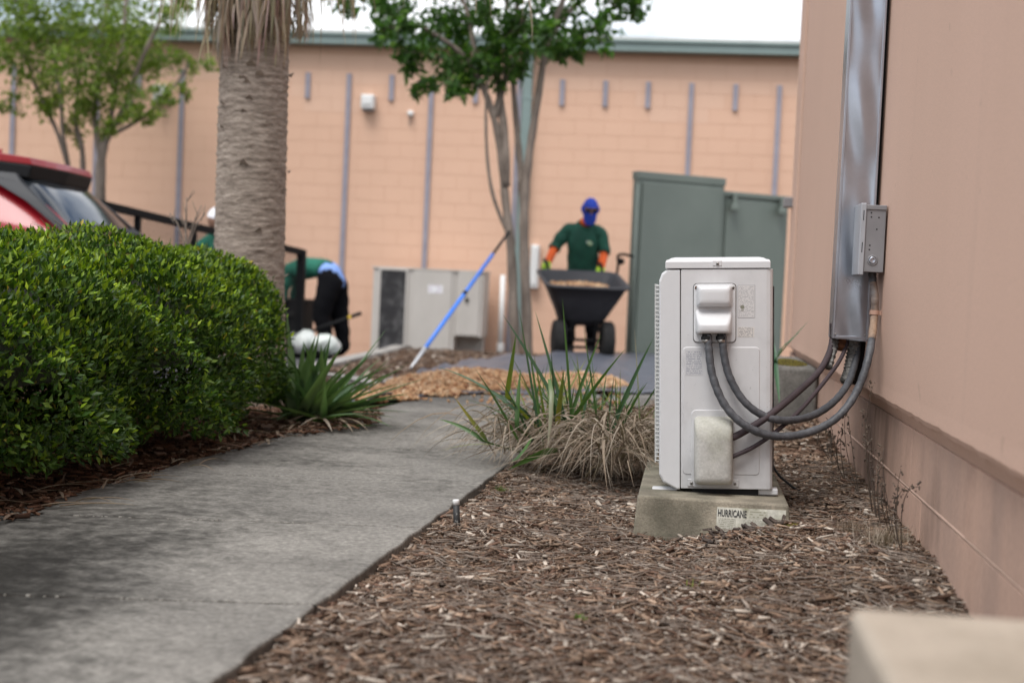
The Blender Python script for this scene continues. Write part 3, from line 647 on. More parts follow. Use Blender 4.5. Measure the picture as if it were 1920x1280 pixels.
# lid with a raised crown and screw tab
lid = MB(); lx0, lx1 = ux(1254, 495), ux(1447, 495)
lid.rings([[Vector((x, y, z)) for x, y in ((lx0+i, -.003+i), (lx1-i, -.003+i), (lx1-i, .848-i), (lx0+i, .848-i))] for i, z in ((0, H1+.0025), (0, H1+.022), (.003, H1+.028), (.008, H1+.0295))], cap=(True, True))
lid = lid.build('lid', M['unit'], UR, bevel=.0015)
mb = MB(); mb.rings([[Vector((x, y, z)) for x, y in ((lx0+.018+i, .02+i), (lx1-.02-i, .02+i), (lx1-.02-i, .82-i), (lx0+.018+i, .82-i))] for i, z in ((-.01, H1+.029), (0, H1+.0345), (.012, H1+.037))], cap=(True, True)); mb.build('crown', M['unit'], lid)
plate('screw_tab', pxr(1341, 491, 1358, 501), -.003, -.0048, .001, M['unit_side'], lid)
def screw(px, py, y, parent, mat='screw', r=.0047):
    m_ = MB(); m_.lathe([(r, 0), (r, .0016), (r*.7, .0026), (.0005, .0028)], 14, Matrix.Translation((ux(px, py), y, uz(py))) @ Matrix.Rotation(math.pi/2, 4, 'X'))
    o_ = m_.build('screw', M[mat], parent, smooth=True)
    m_ = MB(); m_.box((-.0032, -.0031, -.0006), (.0032, -.0027, .0006), Matrix.Translation((ux(px, py), y, uz(py))) @ Matrix.Rotation(.6, 4, 'Y')); m_.box((-.0006, -.0032, -.0032), (.0006, -.00275, .0032), Matrix.Translation((ux(px, py), y, uz(py))) @ Matrix.Rotation(.6, 4, 'Y'))
    m_.build('slot', M['dark'], o_) if parent.parent is None else m_.build('screw_slot', M['dark'], parent)
screw(1350, 497, -.0052, lid)
# terminal cover
tcov = plate('terminal_cover', pxr(1305, 534, 1382, 642), 0, -.0045, .012, M['unit'], UR)
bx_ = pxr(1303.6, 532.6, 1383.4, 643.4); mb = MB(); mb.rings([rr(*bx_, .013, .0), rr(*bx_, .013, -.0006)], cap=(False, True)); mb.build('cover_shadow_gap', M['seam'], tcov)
def bulge(name, box, steps, r, mat, parent, y0):
    x0, x1, z0, z1 = box; m_ = MB(); rg = []
    for (dx0, dx1, dz0, dz1, y) in steps: rg.append(rr(x0+dx0, x1-dx1, z0+dz0, z1-dz1, min(r, (z1-z0-dz0-dz1)/2-.0004, (x1-x0-dx0-dx1)/2-.0004), y0 - y, 6))
    m_.rings(rg, cap=(False, True)); return m_.build(name, mat, parent, smooth=True)
o = bulge('upper_hood', pxr(1310, 536, 1377, 577), [(0,0,0,0,0), (.003,.003,.001,.002,.010), (.006,.006,.003,.004,.024), (.009,.009,.008,.008,.032), (.014,.014,.015,.014,.035), (.03,.03,.024,.024,.0355)], .008, M['unit'], tcov, -.004)
o = bulge('lower_hood', pxr(1308, 582, 1375, 626), [(0,0,0,0,0), (.001,.001,.0,.006,.010), (.003,.003,.0005,.020,.026), (.007,.007,.001,.034,.040), (.011,.011,.004,.042,.046), (.018,.018,.010,.046,.0485), (.032,.032,.015,.048,.049)], .008, M['unit'], tcov, -.004)
screw(1310.5, 541, -.0047, tcov, 'rust'); screw(1378, 541, -.0047, tcov)
for px in (1328, 1355):
    m_ = MB(); Mx = Matrix.Translation((ux(px, 626), -.030, uz(637)))
    m_.lathe([(.0155, .0), (.0165, .003), (.0165, .010), (.013, .012), (.013, .024)], 6, Mx); m_.build('cable_gland', M['dark'], tcov)
    m_ = MB(); m_.lathe([(.0135, -.008), (.0140, -.006), (.0140, .0), (.0135, .001)], 18, Mx); m_.build('gland_ring', M['screw'], tcov, smooth=True)
# labels
bp = pxr(1386, 536, 1418, 597); plate('rating_label', bp, 0, -.0007, .001, print_mat('rating label', (.55,.54,.535), (.34,.34,.35), 26, 22, 1, .45, True), UR, b=.0002)
plate('caution_print', pxr(1385, 614, 1416, 633), 0, -.0005, .0008, print_mat('caution print', (.575,.55,.52), (.26,.26,.27), 7, 24, 5, .62), UR, b=.0001)
m_ = MB(); q = (ux(1394.5, 577), uz(577)); m_.lathe([(.0046, 0), (.0062, 0), (.0062, .0003), (.0046, .0003)], 20, Matrix.Translation((q[0], -.0009, q[1])) @ Matrix.Rotation(math.pi/2, 4, 'X')); m_.box((q[0]-.003, -.0011, q[1]-.0006), (q[0]+.003, -.0009, q[1]+.0006)); m_.box((q[0]-.004, -.0011, q[1]-.0115), (q[0]+.004, -.0009, q[1]-.0085)); m_.build('certification_mark', M['ink_faded'], UR)
# pressed panel, made from its raised ridge
def ridge(name, box, r, rad, mat, parent, y=-.0006, sl=None):
    pts = rr(*box, r, y, 6); pts = pts + [pts[0]]
    if sl: pts = pts[sl[0]:sl[1]]
    m_ = MB(); m_.tube(pts, rad, 6, sl is not None); return m_.build(name, mat, parent, smooth=True)
emb = plate('pressed_panel', pxr(1282, 651, 1424, 889), 0, -.0022, .012, M['unit_side'], UR, b=.0022)
plate('instruction_label', pxr(1288, 656, 1321, 704), -.002, -.0027, .0008, print_mat('instruction print', (.50,.50,.51), (.27,.28,.32), 15, 26, 9, .66), UR, b=.0002)
val = plate('valve_plate', pxr(1297, 768, 1376, 913), -.002, -.0052, .014, M['unit_side'], UR, b=.002)
o = bulge('valve_cover', pxr(1302, 780, 1374, 906), [(0,0,0,0,0), (.0005,.0005,.001,.003,.018), (.0015,.0015,.003,.010,.038), (.005,.005,.008,.030,.052), (.011,.011,.014,.050,.059), (.022,.022,.025,.064,.062), (.040,.040,.06,.085,.063)], .013, M['valve'], UR, -.005)
for px in (1296.5, 1376.5):
    plate('screw_tab', pxr(px-7, 897, px+7, 911), -.002, -.0056, .002, M['unit_side'], UR); screw(px, 905, -.0058, UR)
mb = MB(); mb.box((.10, .012, -.016), (.30, .80, .003)); mb.build('base_pan', M['dark'], UR)
for y in (.02, .70):
    mb = MB(); mb.box((-.022, y, -.006), (.055, y+.05, .001)); mb.build('foot', M['unit'], UR, bevel=.003)
    mb = MB(); mb.box((.27, y, -.016), (.36, y+.05, .003)); mb.build('foot', M['unit'], UR, bevel=.004)
mb = MB()
zz = np.arange(uz(866), uz(533), .0128)
for z in zz: mb.tube([(.002, .03, z), (-.0115, .036, z), (-.0115, .52, z), (.002, .53, z)], .0019, 5)
for y in np.arange(.036, .53, .06): mb.tube([(-.0125, y, zz[0]-.006), (-.0125, y, zz[-1]+.006)], .0016, 5)
mb.build('grille', M['grille'], UR)
mb = MB(); mb.box((xe+.0005, .06, .05), (xe+.006, .80, .62)); mb.build('coil', M['mesh_dark'], UR)

# pad under the unit, with its worn sticker
PR = empty('equipment_pad', (.09, 4.8, -.05)); tag(PR, 'mossy tan concrete pad with a worn sticker under the outdoor unit', 'concrete pad')
mb = MB(); mb.rings([[Vector(p) for p in ((-.142, 4.205, -.08), (.327, 4.205, -.08), (.327, 5.50, -.08), (-.142, 5.50, -.08))],
                     [Vector(p) for p in ((-.129, 4.222, .091), (.314, 4.222, .091), (.314, 5.48, .091), (-.129, 5.48, .091))]], cap=(True, True))
mb.build('slab', M['pad_concrete'], PR, world=True, bevel=.006, seg=2)
pq = lambda px, py: aty(px, py, 4.207)
a, b = pq(1343, 988), pq(1475, 950)
mb = MB(); mb.add([(a.x, 4.2095, .000), (b.x, 4.2095, .006), (b.x, 4.2188, .075), (a.x, 4.2188, .072), (a.x, 4.214, .0), (b.x, 4.214, .006), (b.x, 4.223, .075), (a.x, 4.223, .072)], [(0,1,2,3),(4,7,6,5),(0,4,5,1),(1,5,6,2),(2,6,7,3),(3,7,4,0)])
st = mb.build('sticker', M['label'], PR, world=True)
def text_mesh(name, txt, x0, z0, wd, hg, y, lean, mat, parent, bold=.0):
    cu = bpy.data.curves.new(name, 'FONT'); cu.body = txt; cu.size = 1; cu.extrude = .004; cu.offset = bold; cu.resolution_u = 2
    t = bpy.data.objects.new(name, cu); COL.objects.link(t); dg = bpy.context.evaluated_depsgraph_get(); me = bpy.data.meshes.new_from_object(t.evaluated_get(dg)); bpy.data.objects.remove(t)
    V = np.array([v.co[:] for v in me.vertices]); mn, mx_ = V.min(0), V.max(0)
    k = ((V - mn) / (mx_ - mn + 1e-9)); Mi = wmat(parent).inverted()
    for v, q in zip(me.vertices, k): v.co = Mi @ Vector((x0 + q[0]*wd, y + lean*q[1]*hg - .0004*q[2], z0 + q[1]*hg))
    me.materials.clear(); me.materials.append(mat); o = bpy.data.objects.new(name, me); link(o, parent); return o
k_ = .0093/.073
t0 = pq(1346, 966)
text_mesh('lettering', 'HURRICANE', t0.x, .046, pq(1400, 966).x - t0.x, .021, 4.2095 + .046*k_ - .0012, k_, M['ink'], st, .02)
fadm = print_mat('faded sticker print', (.42,.41,.34), (.27,.265,.20), 3, 9, 4, .6); finm = print_mat('fine sticker print', (.45,.44,.38), (.26,.255,.20), 6, 26, 6, .6)
for nm, x0_, x1_, z0_, z1_, mm in (('faded_print', pq(1404, 960).x, pq(1440, 960).x, .046, .068, fadm), ('fine_print', pq(1346, 980).x, pq(1380, 980).x, .010, .042, finm), ('faded_print', pq(1390, 980).x, pq(1450, 980).x, .028, .042, finm)):
    m_ = MB(); ya, yb = 4.2095 + z0_*k_ - .0008, 4.2095 + z1_*k_ - .0008; m_.add([(x0_, ya, z0_), (x1_, ya, z0_), (x1_, yb, z1_), (x0_, yb, z1_), (x0_, ya+.002, z0_), (x1_, ya+.002, z0_), (x1_, yb+.002, z1_), (x0_, yb+.002, z1_)], [(0,1,2,3),(4,7,6,5),(0,4,5,1),(1,5,6,2),(2,6,7,3),(3,7,4,0)]); m_.build(nm, mm, st, world=True)

# sheet metal duct cover up the wall
DR = empty('duct_cover', (.53, 4.87, .572)); tag(DR, 'dented galvanised metal duct cover running up the peach wall', 'duct')
dx0, dx1, dy0, dy1, dzb, dzt = .470, .582, 4.80, 4.95, .570, 3.45
zs = list(np.linspace(dzb, dzt, 150)); xn = 14; rows = []
for z in zs:
    row = []
    for i in range(xn+1):
        u = i/xn; e = math.sin(math.pi*u)**.7
        d = .0035*math.sin(z*9.5 + 1.2)*math.sin(u*3.0+z*2.2) + .0026*math.sin(z*21 + u*5) + .0018*math.sin(z*5.1+u*8+.6)
        row.append((dx0 + (dx1-dx0)*u, dy0 + d*e, z - .006*u*(1 if z == zs[0] else 0)))
    rows.append(row)
mb = MB(); mb.rings(rows, closed=False)
mb.rings([[(dx0, dy1, z), (dx0, dy0, z)] for z in (dzb, dzt)], closed=False); mb.rings([[(dx1, dy0, z), (dx1, dy1, z)] for z in (dzb, dzt)], closed=False)
mb.build('sheet', M['galv'], DR, world=True, smooth=True)
mb = MB(); mb.box((dx0-.0030, dy0-.0035, dzb), (dx0+.0055, dy0+.006, dzt)); mb.box((dx1-.0045, dy0-.0035, dzb+.001), (dx1+.004, dy0+.006, dzt)); mb.build('folded_edge', M['galv'], DR, world=True, bevel=.0012)
mb = MB(); mb.box((dx0+.006, dy0-.0022, dzb+.001), (dx1-.005, dy0+.004, dzb+.010)); mb.build('bottom_hem', M['galv'], DR, world=True, bevel=.001)
mb = MB(); mb.box((dx1+.002, dy0+.05, dzb+.01), (WX-.0015, dy0+.10, dzt)); mb.build('shadow_gap_strip', M['dark'], DR, world=True)  # black strip standing in for the shadow between duct and wall
for x in (dx0+.008, dx1-.008):
    mb = MB(); mb.lathe([(.003, 0), (.003, .002), (.0005, .003)], 10, Matrix.Translation((x, dy0-.0035, dzb+.014)) @ Matrix.Rotation(math.pi/2, 4, 'X')); mb.build('screw', M['screw'], DR, world=True)
def pl(pts): return smooth_line([aty(*p) for p in pts], 14)
mb = MB(); mb.tube(pl([(1602, 600, 4.87), (1601, 640, 4.87), (1597, 672, 4.86), (1592, 700, 4.84), (1586, 716, 4.82)]), [.020 + .003*math.sin(i*1.9) for i in range(57)], 10); mb.build('pipe_wrap', M['frayed'], DR, world=True, smooth=True)
mb = MB(); mb.tube(pl([(1615, 600, 4.90), (1614, 645, 4.90), (1608, 685, 4.89), (1600, 718, 4.87)]), .017, 10); mb.build('pipe_sleeve', M['dark'], DR, world=True, smooth=True)
mb = MB(); mb.tube(pl([(1578, 610, 4.86), (1578, 640, 4.86), (1577, 656, 4.85)]), [.016]*20 + [.019]*6 + [.017, .013, .006], 10); mb.build('copper_stub', M['rust'], DR, world=True, smooth=True)

# switch box on the wall

BY = onx(1661, 450, .597).y; q0, q1 = aty(1621, 512, BY), aty(1658, 384, BY); sx0, sx1 = aty(1622, 450, BY).x, .594; sz0, sz1 = q0.z, q1.z
XR = empty('disconnect_box', (.57, 4.5, sz0)); tag(XR, 'small grey electrical switch box on the wall beside the duct', 'switch box')
mb = MB(); mb.box((sx0, BY, sz0+.004), (sx1, BY+.16, sz1-.012)); mb.build('housing', M['box_grey'], XR, world=True, bevel=.002)
mb = MB(); mb.box((sx0-.001, BY-.004, sz1-.017), (sx1+.001, BY+.164, sz1-.002)); mb.build('rain_lip', M['box_grey'], XR, world=True, bevel=.002)
mb = MB(); mb.box((sx0-.018, BY-.006, sz0-.006), (sx0-.0005, BY+.166, sz1+.003)); cv = mb.build('cover', M['box_light'], XR, world=True, bevel=.0025)
qk = aty(1636, 488, BY); Mk = Matrix.Translation((qk.x, BY-.0005, qk.z)) @ Matrix.Rotation(math.pi/2, 4, 'X')
mb = MB(); mb.lathe([(.0165, 0), (.0165, .0015), (.0135, .003), (.0125, .0012)], 22, Mk); mb.build('knockout_ring', M['box_grey'], XR, world=True, smooth=True)
mb = MB(); mb.lathe([(.0115, 0), (.0115, .003), (.008, .0042), (.006, .003), (.0005, .003)], 20, Mk); mb.build('plug', M['galv'], XR, world=True, smooth=True)
for px, py in ((1634, 399), (1634, 407), (1648, 408), (1644, 430), (1631, 460), (1630, 468)):
    q = aty(px, py, BY); mb = MB(); mb.lathe([(.0026, 0), (.0022, .0006), (.0005, .0007)], 10, Matrix.Translation((q.x, BY-.0002, q.z)) @ Matrix.Rotation(math.pi/2, 4, 'X')); mb.build('pressed_dimple', M['dark'], XR, world=True)
for py in (404, 464):
    q = aty(1624.5, py, BY); mb = MB(); mb.box((sx0-.010, BY-.0066, q.z-.016), (sx0-.0075, BY-.0055, q.z+.016)); mb.build('slot', M['dark'], XR, world=True)

# flexible conduits and refrigerant lines
def wavy(pts, r, amp=.035, step=3): return [r*(1 + amp*(1 if (i//step) % 2 else -1)) for i in range(len(pts))]
HA = [(1328, 628, 4.330), (1329, 655, 4.325), (1337, 708, 4.31), (1361, 762, 4.30), (1400, 799, 4.30), (1450, 817, 4.33), (1510, 812, 4.38), (1565, 786, 4.43), (1604, 738, 4.47), (1628, 672, 4.50), (1638, 605, BY+.02), (1640, 560, BY+.03), (1637, 530, BY+.05), (1635, 508, BY+.06)]
pa = smooth_line([aty(*p) for p in HA], 16); n9, n11 = 9*16+8, 12*16
r = empty('flexible_conduit', pa[0]); tag(r, 'longer grey flexible conduit looping from the unit up to the switch box', 'conduit')
mb = MB(); mb.tube(pa[:n9+1], wavy(pa[:n9+1], .0122), 12); mb.build('conduit', M['hose'], r, world=True, smooth=True)
mb = MB(); mb.tube(pa[n9:n11+1], wavy(pa[n9:n11+1], .0124), 12); mb.build('stained_conduit', M['hose_rust'], r, world=True, smooth=True)
mb = MB(); mb.tube(pa[n11:], wavy(pa[n11:], .0122), 12); mb.build('conduit', M['hose'], r, world=True, smooth=True)
q = pa[10*16+6]; t_ = (pa[10*16+7]-pa[10*16+5]).normalized(); mb = MB(); mb.tube([q - t_*.007, q + t_*.007], .0152, 14); mb.box((q.x+.006, q.y-.004, q.z-.007), (WX-.001, q.y+.012, q.z+.007)); mb.build('pipe_clamp', pm('peach painted clamp', (.44,.27,.20)), r, world=True)
HB = [(1355, 628, 4.330), (1357, 662, 4.33), (1368, 706, 4.325), (1392, 748, 4.32), (1426, 776, 4.33), (1470, 788, 4.36), (1520, 780, 4.50), (1560, 756, 4.62), (1588, 722, 4.74), (1602, 684, 4.83), (1608, 645, 4.87), (1608, 605, 4.88)]
pb = smooth_line([aty(*p) for p in HB], 16)
r = empty('flexible_conduit', pb[0]); tag(r, 'shorter dark flexible conduit looping from the unit into the duct cover', 'conduit')
mb = MB(); mb.tube(pb, wavy(pb, .0118, .025), 12); mb.build('conduit', M['hose'], r, world=True, smooth=True)
LC = [(1366, 822, 4.325), (1380, 817, 4.325), (1405, 803, 4.33), (1447, 775, 4.345), (1500, 731, 4.53), (1535, 697, 4.70), (1554, 664, 4.80), (1561, 636, 4.86), (1562, 606, 4.87)]
pc = smooth_line([aty(*p) for p in LC], 12); r = empty('refrigerant_line', pc[0]); tag(r, 'thicker brown insulated pipe rising from the valve cover to the duct', 'pipe')
mb = MB(); mb.tube(pc, .0108, 10); mb.build('insulation', M['line'], r, world=True, smooth=True)
pf = pl([(1566, 612, 4.85), (1565, 640, 4.85), (1560, 662, 4.82), (1553, 688, 4.78)]); mb = MB(); mb.tube(pf, [.0125 + .0028*math.sin(i*2.3) + .0015*math.sin(i*5.1) for i in range(len(pf))], 9); mb.build('torn_insulation', M['frayed'], r, world=True, smooth=True)
LD = [(1364, 860, 4.33), (1380, 853, 4.33), (1412, 838, 4.335), (1452, 811, 4.35), (1500, 769, 4.47), (1545, 716, 4.65), (1574, 676, 4.78), (1588, 642, 4.86), (1590, 606, 4.88)]
pd = smooth_line([aty(*p) for p in LD], 12); r = empty('refrigerant_line', pd[0]); tag(r, 'thinner brown insulated pipe rising from low on the valve cover', 'pipe')
mb = MB(); mb.tube(pd, .0068, 9); mb.build('insulation', M['line'], r, world=True, smooth=True)
mb = MB(); mb.tube(pl([(1446, 868, 4.9), (1462, 892, 4.85), (1490, 915, 4.8), (1502, 922, 4.78)]), .0042, 6); tag(mb.build('drain_wire', M['dark'], smooth=True), 'thin black wire drooping behind the unit onto the mulch', 'wire')

# stub pipe by the walk
q = onz(857, 990, -.02); t_ = aty(855, 936, q.y); r = empty('stub_pipe', q); tag(r, 'short black stub pipe with white tip beside the walk', 'pipe')
d = (t_ - q); mb = MB(); mb.tube([q - d*.3, q + d*.82], .0098, 14); mb.build('pipe', pm('scuffed black pipe', (.02,.02,.021), (.20,.20,.19), 60, .6, lo=.34, hi=.42), r, world=True, smooth=True)
mb = MB(); mb.tube([q + d*.82, q + d*.98, q + d], [.0103, .0103, .009], 14); mb.build('tip', M['white_plastic'], r, world=True, smooth=True)

# ================================================================== LOW PLANTS
def blade_arrays(spine, w, side=None, fold=.25, taper=None):
    sp = [Vector(p) for p in spine]; n = len(sp); V = []
    for i, p in enumerate(sp):
        t = (sp[min(i+1, n-1)] - sp[max(i-1, 0)]).normalized()
        s_ = side if side is not None else t.cross(Vector((0, 0, 1)))
        s_ = (s_ - t*s_.dot(t)); s_ = s_.normalized() if s_.length > 1e-5 else t.orthogonal().normalized()
        u_ = s_.cross(t); k = i/(n-1); ww = w * (taper(k) if taper else (min(1, .55 + 2.2*k) * (1 - k**2.6)))
        V += [p - s_*ww/2 + u_*fold*ww, p, p + s_*ww/2 + u_*fold*ww]
    F = []
    for i in range(n-1):
        a = i*3; F += [(a, a+1, a+4, a+3), (a+1, a+2, a+5, a+4)]
    return np.array([v[:] for v in V]), np.array(F)
def blade_obj(name, spine, w, c0, c1, mat, parent, side=None, fold=.25, taper=None):
    V, F = blade_arrays(spine, w, side, fold, taper); n = len(V)//3
    Mi = np.array(wmat(parent).inverted()); V = V @ Mi[:3, :3].T + Mi[:3, 3]
    k = np.repeat(np.linspace(0, 1, n), 3)[:, None]; col = np.array(c0)*(1-k) + np.array(c1)*k
    return fast_mesh(name, V, F, mat, col, parent, smooth=True)
def join_blades(name, L, mat, parent, kind=None):
    Vs, Fs, Cs = [], [], []; n0 = 0
    Mi = np.array(wmat(parent).inverted()) if parent else np.eye(4)
    for (sp, w, c0, c1, side, fold) in L:
        V, F = blade_arrays(sp, w, side, fold); n = len(V)//3; k = np.repeat(np.linspace(0, 1, n), 3)[:, None]
        Vs.append(V @ Mi[:3, :3].T + Mi[:3, 3]); Fs.append(F + n0); Cs.append(np.array(c0)*(1-k) + np.array(c1)*k); n0 += len(V)
    o = fast_mesh(name, np.vstack(Vs), np.vstack(Fs), mat, np.vstack(Cs), parent, smooth=True)
    if kind: o['kind'] = kind
    return o
def arc(a, b, sag, n=8, side=Vector((0,0,0))):
    a, b = Vector(a), Vector(b); m_ = (a+b)/2 + Vector((0, 0, sag)) + side
    return [a*(1-t)**2 + m_*2*t*(1-t) + b*t*t for t in [i/(n-1) for i in range(n)]]
G1, G2, G3 = (.045, .095, .030), (.075, .150, .035), (.030, .070, .038)
Y1, Y2 = (.20, .22, .03), (.26, .20, .03)
D1, D2, D3, D4 = (.29, .235, .18), (.20, .150, .110), (.37, .32, .265), (.14, .098, .072)
CP = onz(1075, 880, 0); CP = Vector((CP.x, CP.y + .12, 0))
cl = empty('strap_leaf_plant', CP); tag(cl, 'strap leaved plant with withered skirt growing between the walk and the unit', 'plant')
exp = [((1062, 790), (941, 587), .016, G1, G3, .02), ((1010, 800), (973, 578), .010, G3, G1, .0), ((1058, 780), (1003, 582), .014, G3, G1, .01), ((1072, 790), (1054, 556), .011, G1, G2, .0),
       ((1066, 790), (1127, 627), .015, G1, G2, .01), ((1064, 796), (1174, 652), .021, G1, G2, .01), ((1140, 822), (1226, 632), .019, G3, G1, .02), ((970, 770), (820, 688), .014, G3, G1, .03),
       ((950, 740), (968, 624), .020, Y1, G2, -.01), ((915, 828), (853, 746), .018, G2, Y2, .0), ((905, 824), (822, 786), .017, G1, G2, .01), ((985, 770), (852, 712), .013, G3, G1, .03),
       ((975, 830), (890, 690), .013, G2, G1, .02), ((1200, 800), (1189, 612), .005, G2, D1, .02), ((1120, 790), (1094, 618), .008, G1, G2, .01), ((1095, 800), (1081, 660), .010, G2, Y1, .0),
       ((970, 800), (976, 690), .021, G1, G2, .0), ((1045, 800), (1058, 690), .020, Y2, G2, .0), ((1000, 830), (935, 705), .014, G3, G1, .02), ((1135, 840), (1152, 700), .010, G1, G3, .0),
       ((1150, 835), (1215, 715), .012, G3, G2, .02), ((1125, 840), (1178, 735), .010, G1, G2, .01), ((1030, 830), (1000, 660), .012, G2, Y1, .0), ((1085, 830), (1112, 690), .012, G3, G1, .01),
       ((1045, 835), (1033, 650), .014, G3, G1, .01), ((1020, 845), (990, 640), .013, G1, G2, .01), ((1040, 850), (860, 745), .012, G3, G2, .05), ((1012, 860), (825, 845), .009, G2, Y1, .08)]
for (b_, t_, wd, c0, c1, sg) in exp:
    Yb = 5.28 + random.uniform(-.10, .14); bb = aty(b_[0], b_[1], Yb); tt = aty(t_[0], t_[1], Yb + random.uniform(-.22, .12))
    root = bb + (CP + Vector((0, .05, -.02)) - bb)*.55
    sp = [root] + arc(bb, tt, sg + random.uniform(0, .02), 8)
    blade_obj('leaf', sp, wd*1.0, c0, c1, M['blade'], cl, side=Vector((1, random.uniform(-.5, .5), random.uniform(-.3, .3))), fold=random.uniform(.15, .35))
def droop(base, az, L, h, down, n=9):
    d = Vector((math.cos(az), math.sin(az), 0)); return [Vector(base) + d*L*k + Vector((0, 0, h*4*k*(1-k*.5)*.55 - down*k*k)) for k in [i/(n-1) for i in range(n)]]
blade_obj('leaf', [aty(*p) for p in ((1030, 710, 5.1), (1034, 735, 5.0), (1032, 790, 4.98), (1026, 845, 4.99))], .020, G2, D3, M['blade'], cl, side=Vector((1, 0, 0)))
blade_obj('leaf', [aty(*p) for p in ((1045, 842, 5.05), (1020, 845, 4.98), (985, 862, 4.95), (953, 880, 4.93))], .030, G1, G2, M['blade'], cl, side=Vector((.4, 0, 1)))
blade_obj('leaf', [aty(*p) for p in ((995, 820, 5.1), (982, 840, 5.02), (968, 858, 5.0), (957, 866, 5.0))], .024, G2, G1, M['blade'], cl, side=Vector((.8, 0, .6)))
for i in range(100):
    a = random.uniform(0, 6.28); b_ = CP + Vector((random.uniform(-.22, .25), random.uniform(-.12, .3), .03)); L = random.uniform(.22, .46)
    d = Vector((math.cos(a)*random.uniform(.1, 1.5), math.sin(a)*.6, 1)).normalized(); tt = b_ + d*L
    blade_obj('leaf', arc(b_, tt, random.uniform(0, .05), 7), random.uniform(.006, .013), random.choice((G1, G3, G2)), random.choice((G1, G2, Y1)), M['blade'], cl, side=Vector((1, random.uniform(-1, 1), 0)))
def dead_arc():
    b_ = CP + (Vector((random.gauss(.02, .13), random.gauss(-.02, .10), random.uniform(.02, .12))) if random.random() < .68 else Vector((random.gauss(.17, .06), random.choice((random.gauss(-.12, .08), random.gauss(-.40, .10))), random.uniform(.02, .16))))
    a = random.choice((random.uniform(math.pi*.85, math.pi*1.5), random.uniform(-math.pi*.5, .25), random.uniform(0, 6.28))); L = random.uniform(.20, .50)
    e = b_ + Vector((math.cos(a)*L, math.sin(a)*L*.75, 0)); e.z = max(.0, mz(min(max(e.x, -.75), .6), e.y) if e.x > -.7 else .004) + random.uniform(.004, .05)
    return arc(b_, e, random.uniform(.08, .36), 9, Vector((random.uniform(-.05, .05), random.uniform(-.05, .05), 0)))
for i in range(190):
    blade_obj('withered_leaf', dead_arc(), random.uniform(.005, .012), random.choice((D1, D2, D3, D4)), random.choice((D1, D3, D2)), M['dead_blade'], cl, side=Vector((random.uniform(-1, 1), random.uniform(-1, 1), random.uniform(-.5, .5))), fold=.3)
join_blades('thatch', [(dead_arc(), random.uniform(.002, .007), random.choice((D1, D2, D4, D4)), random.choice((D1, D2, D3)), Vector((random.uniform(-1, 1), random.uniform(-1, 1), .2)), .3) for _ in range(1100)], M['dead_blade'], cl, 'stuff')
# a few blades of another plant behind the unit
p2c = aty(1455, 745, 6.6); c2 = empty('strap_leaf_plant', (p2c.x, 6.6, .1)); tag(c2, 'few green strap leaves rising behind the unit near the wall', 'plant')
for b_, t_, wd in (((1440, 690), (1517, 601), .016), ((1445, 675), (1500, 622), .012), ((1447, 640), (1462, 760), .020), ((1440, 700), (1475, 640), .012), ((1446, 700), (1450, 620), .012)):
    blade_obj('leaf', arc(aty(b_[0], b_[1], 6.65), aty(t_[0], t_[1], 6.5), .02), wd*1.4, (.035,.105,.055), (.06,.15,.06), M['blade'], c2, side=Vector((.6, 0, .8)))

# aloe like rosette in front of the palm
AP = onz(560, 800, 0); AP = Vector((AP.x - .02, AP.y + .12, .0)); al = empty('aloe_plant', AP); tag(al, 'grey green aloe rosette spilling over the walk at the hedge end', 'plant')
A1, A2, A3 = (.095, .160, .070), (.155, .220, .110), (.062, .118, .058)
tp = lambda k: (1 - .15*k) * (1 - k**1.8)
ex2 = [((575, 770), (690, 668), .045), ((585, 775), (681, 739), .038), ((590, 795), (713, 797), .036), ((580, 790), (686, 777), .040), ((570, 760), (642, 648), .044), ((562, 750), (592, 628), .050), ((552, 740), (537, 580), .040), ((578, 772), (667, 714), .038),
       ((566, 760), (615, 640), .048), ((558, 765), (570, 640), .050), ((600, 800), (668, 800), .036), ((552, 770), (550, 650), .045), ((580, 800), (645, 815), .03), ((572, 770), (652, 690), .044), ((548, 760), (520, 640), .04)]
for b_, t_, wd in ex2:
    Yb = AP.y + random.uniform(-.1, .1); bb = aty(b_[0], b_[1], Yb); tt = aty(t_[0], t_[1], Yb + random.uniform(-.35, .1)); root = bb*.35 + (AP + Vector((0, .1, .0)))*.65
    blade_obj('leaf', [root] + arc(bb, tt, random.uniform(-.01, .04), 8), wd*1.15, random.choice((A1, A2)), random.choice((A1, A3)), M['blade'], al, side=Vector((1, random.uniform(-.4, .4), random.uniform(-.4, .2))), fold=.32, taper=tp)
for i in range(52):
    a = random.uniform(-2.6, 1.2); el = random.uniform(.02, 1.0); L = random.uniform(.32, .56); d = Vector((math.cos(a)*math.cos(el), math.sin(a)*math.cos(el), math.sin(el)))
    b_ = AP + Vector((random.uniform(-.08, .12), random.uniform(-.06, .2), .02)); tt = b_ + d*L
    blade_obj('leaf', arc(b_, tt, random.uniform(.0, .06), 8), random.uniform(.035, .052), random.choice((A1, A2, A3)), random.choice((A1, A3)), M['blade'], al, fold=.3, taper=tp)
for i in range(14):
    a = random.uniform(-2.4, .3); b_ = AP + Vector((random.uniform(-.1, .2), random.uniform(-.1, .1), .03)); L = random.uniform(.2, .36)
    e = b_ + Vector((math.cos(a)*L, math.sin(a)*L, -.015)); blade_obj('withered_leaf', arc(b_, e, .05, 8), random.uniform(.01, .025), D2, random.choice((D1, D3)), M['dead_blade'], al, fold=.4)

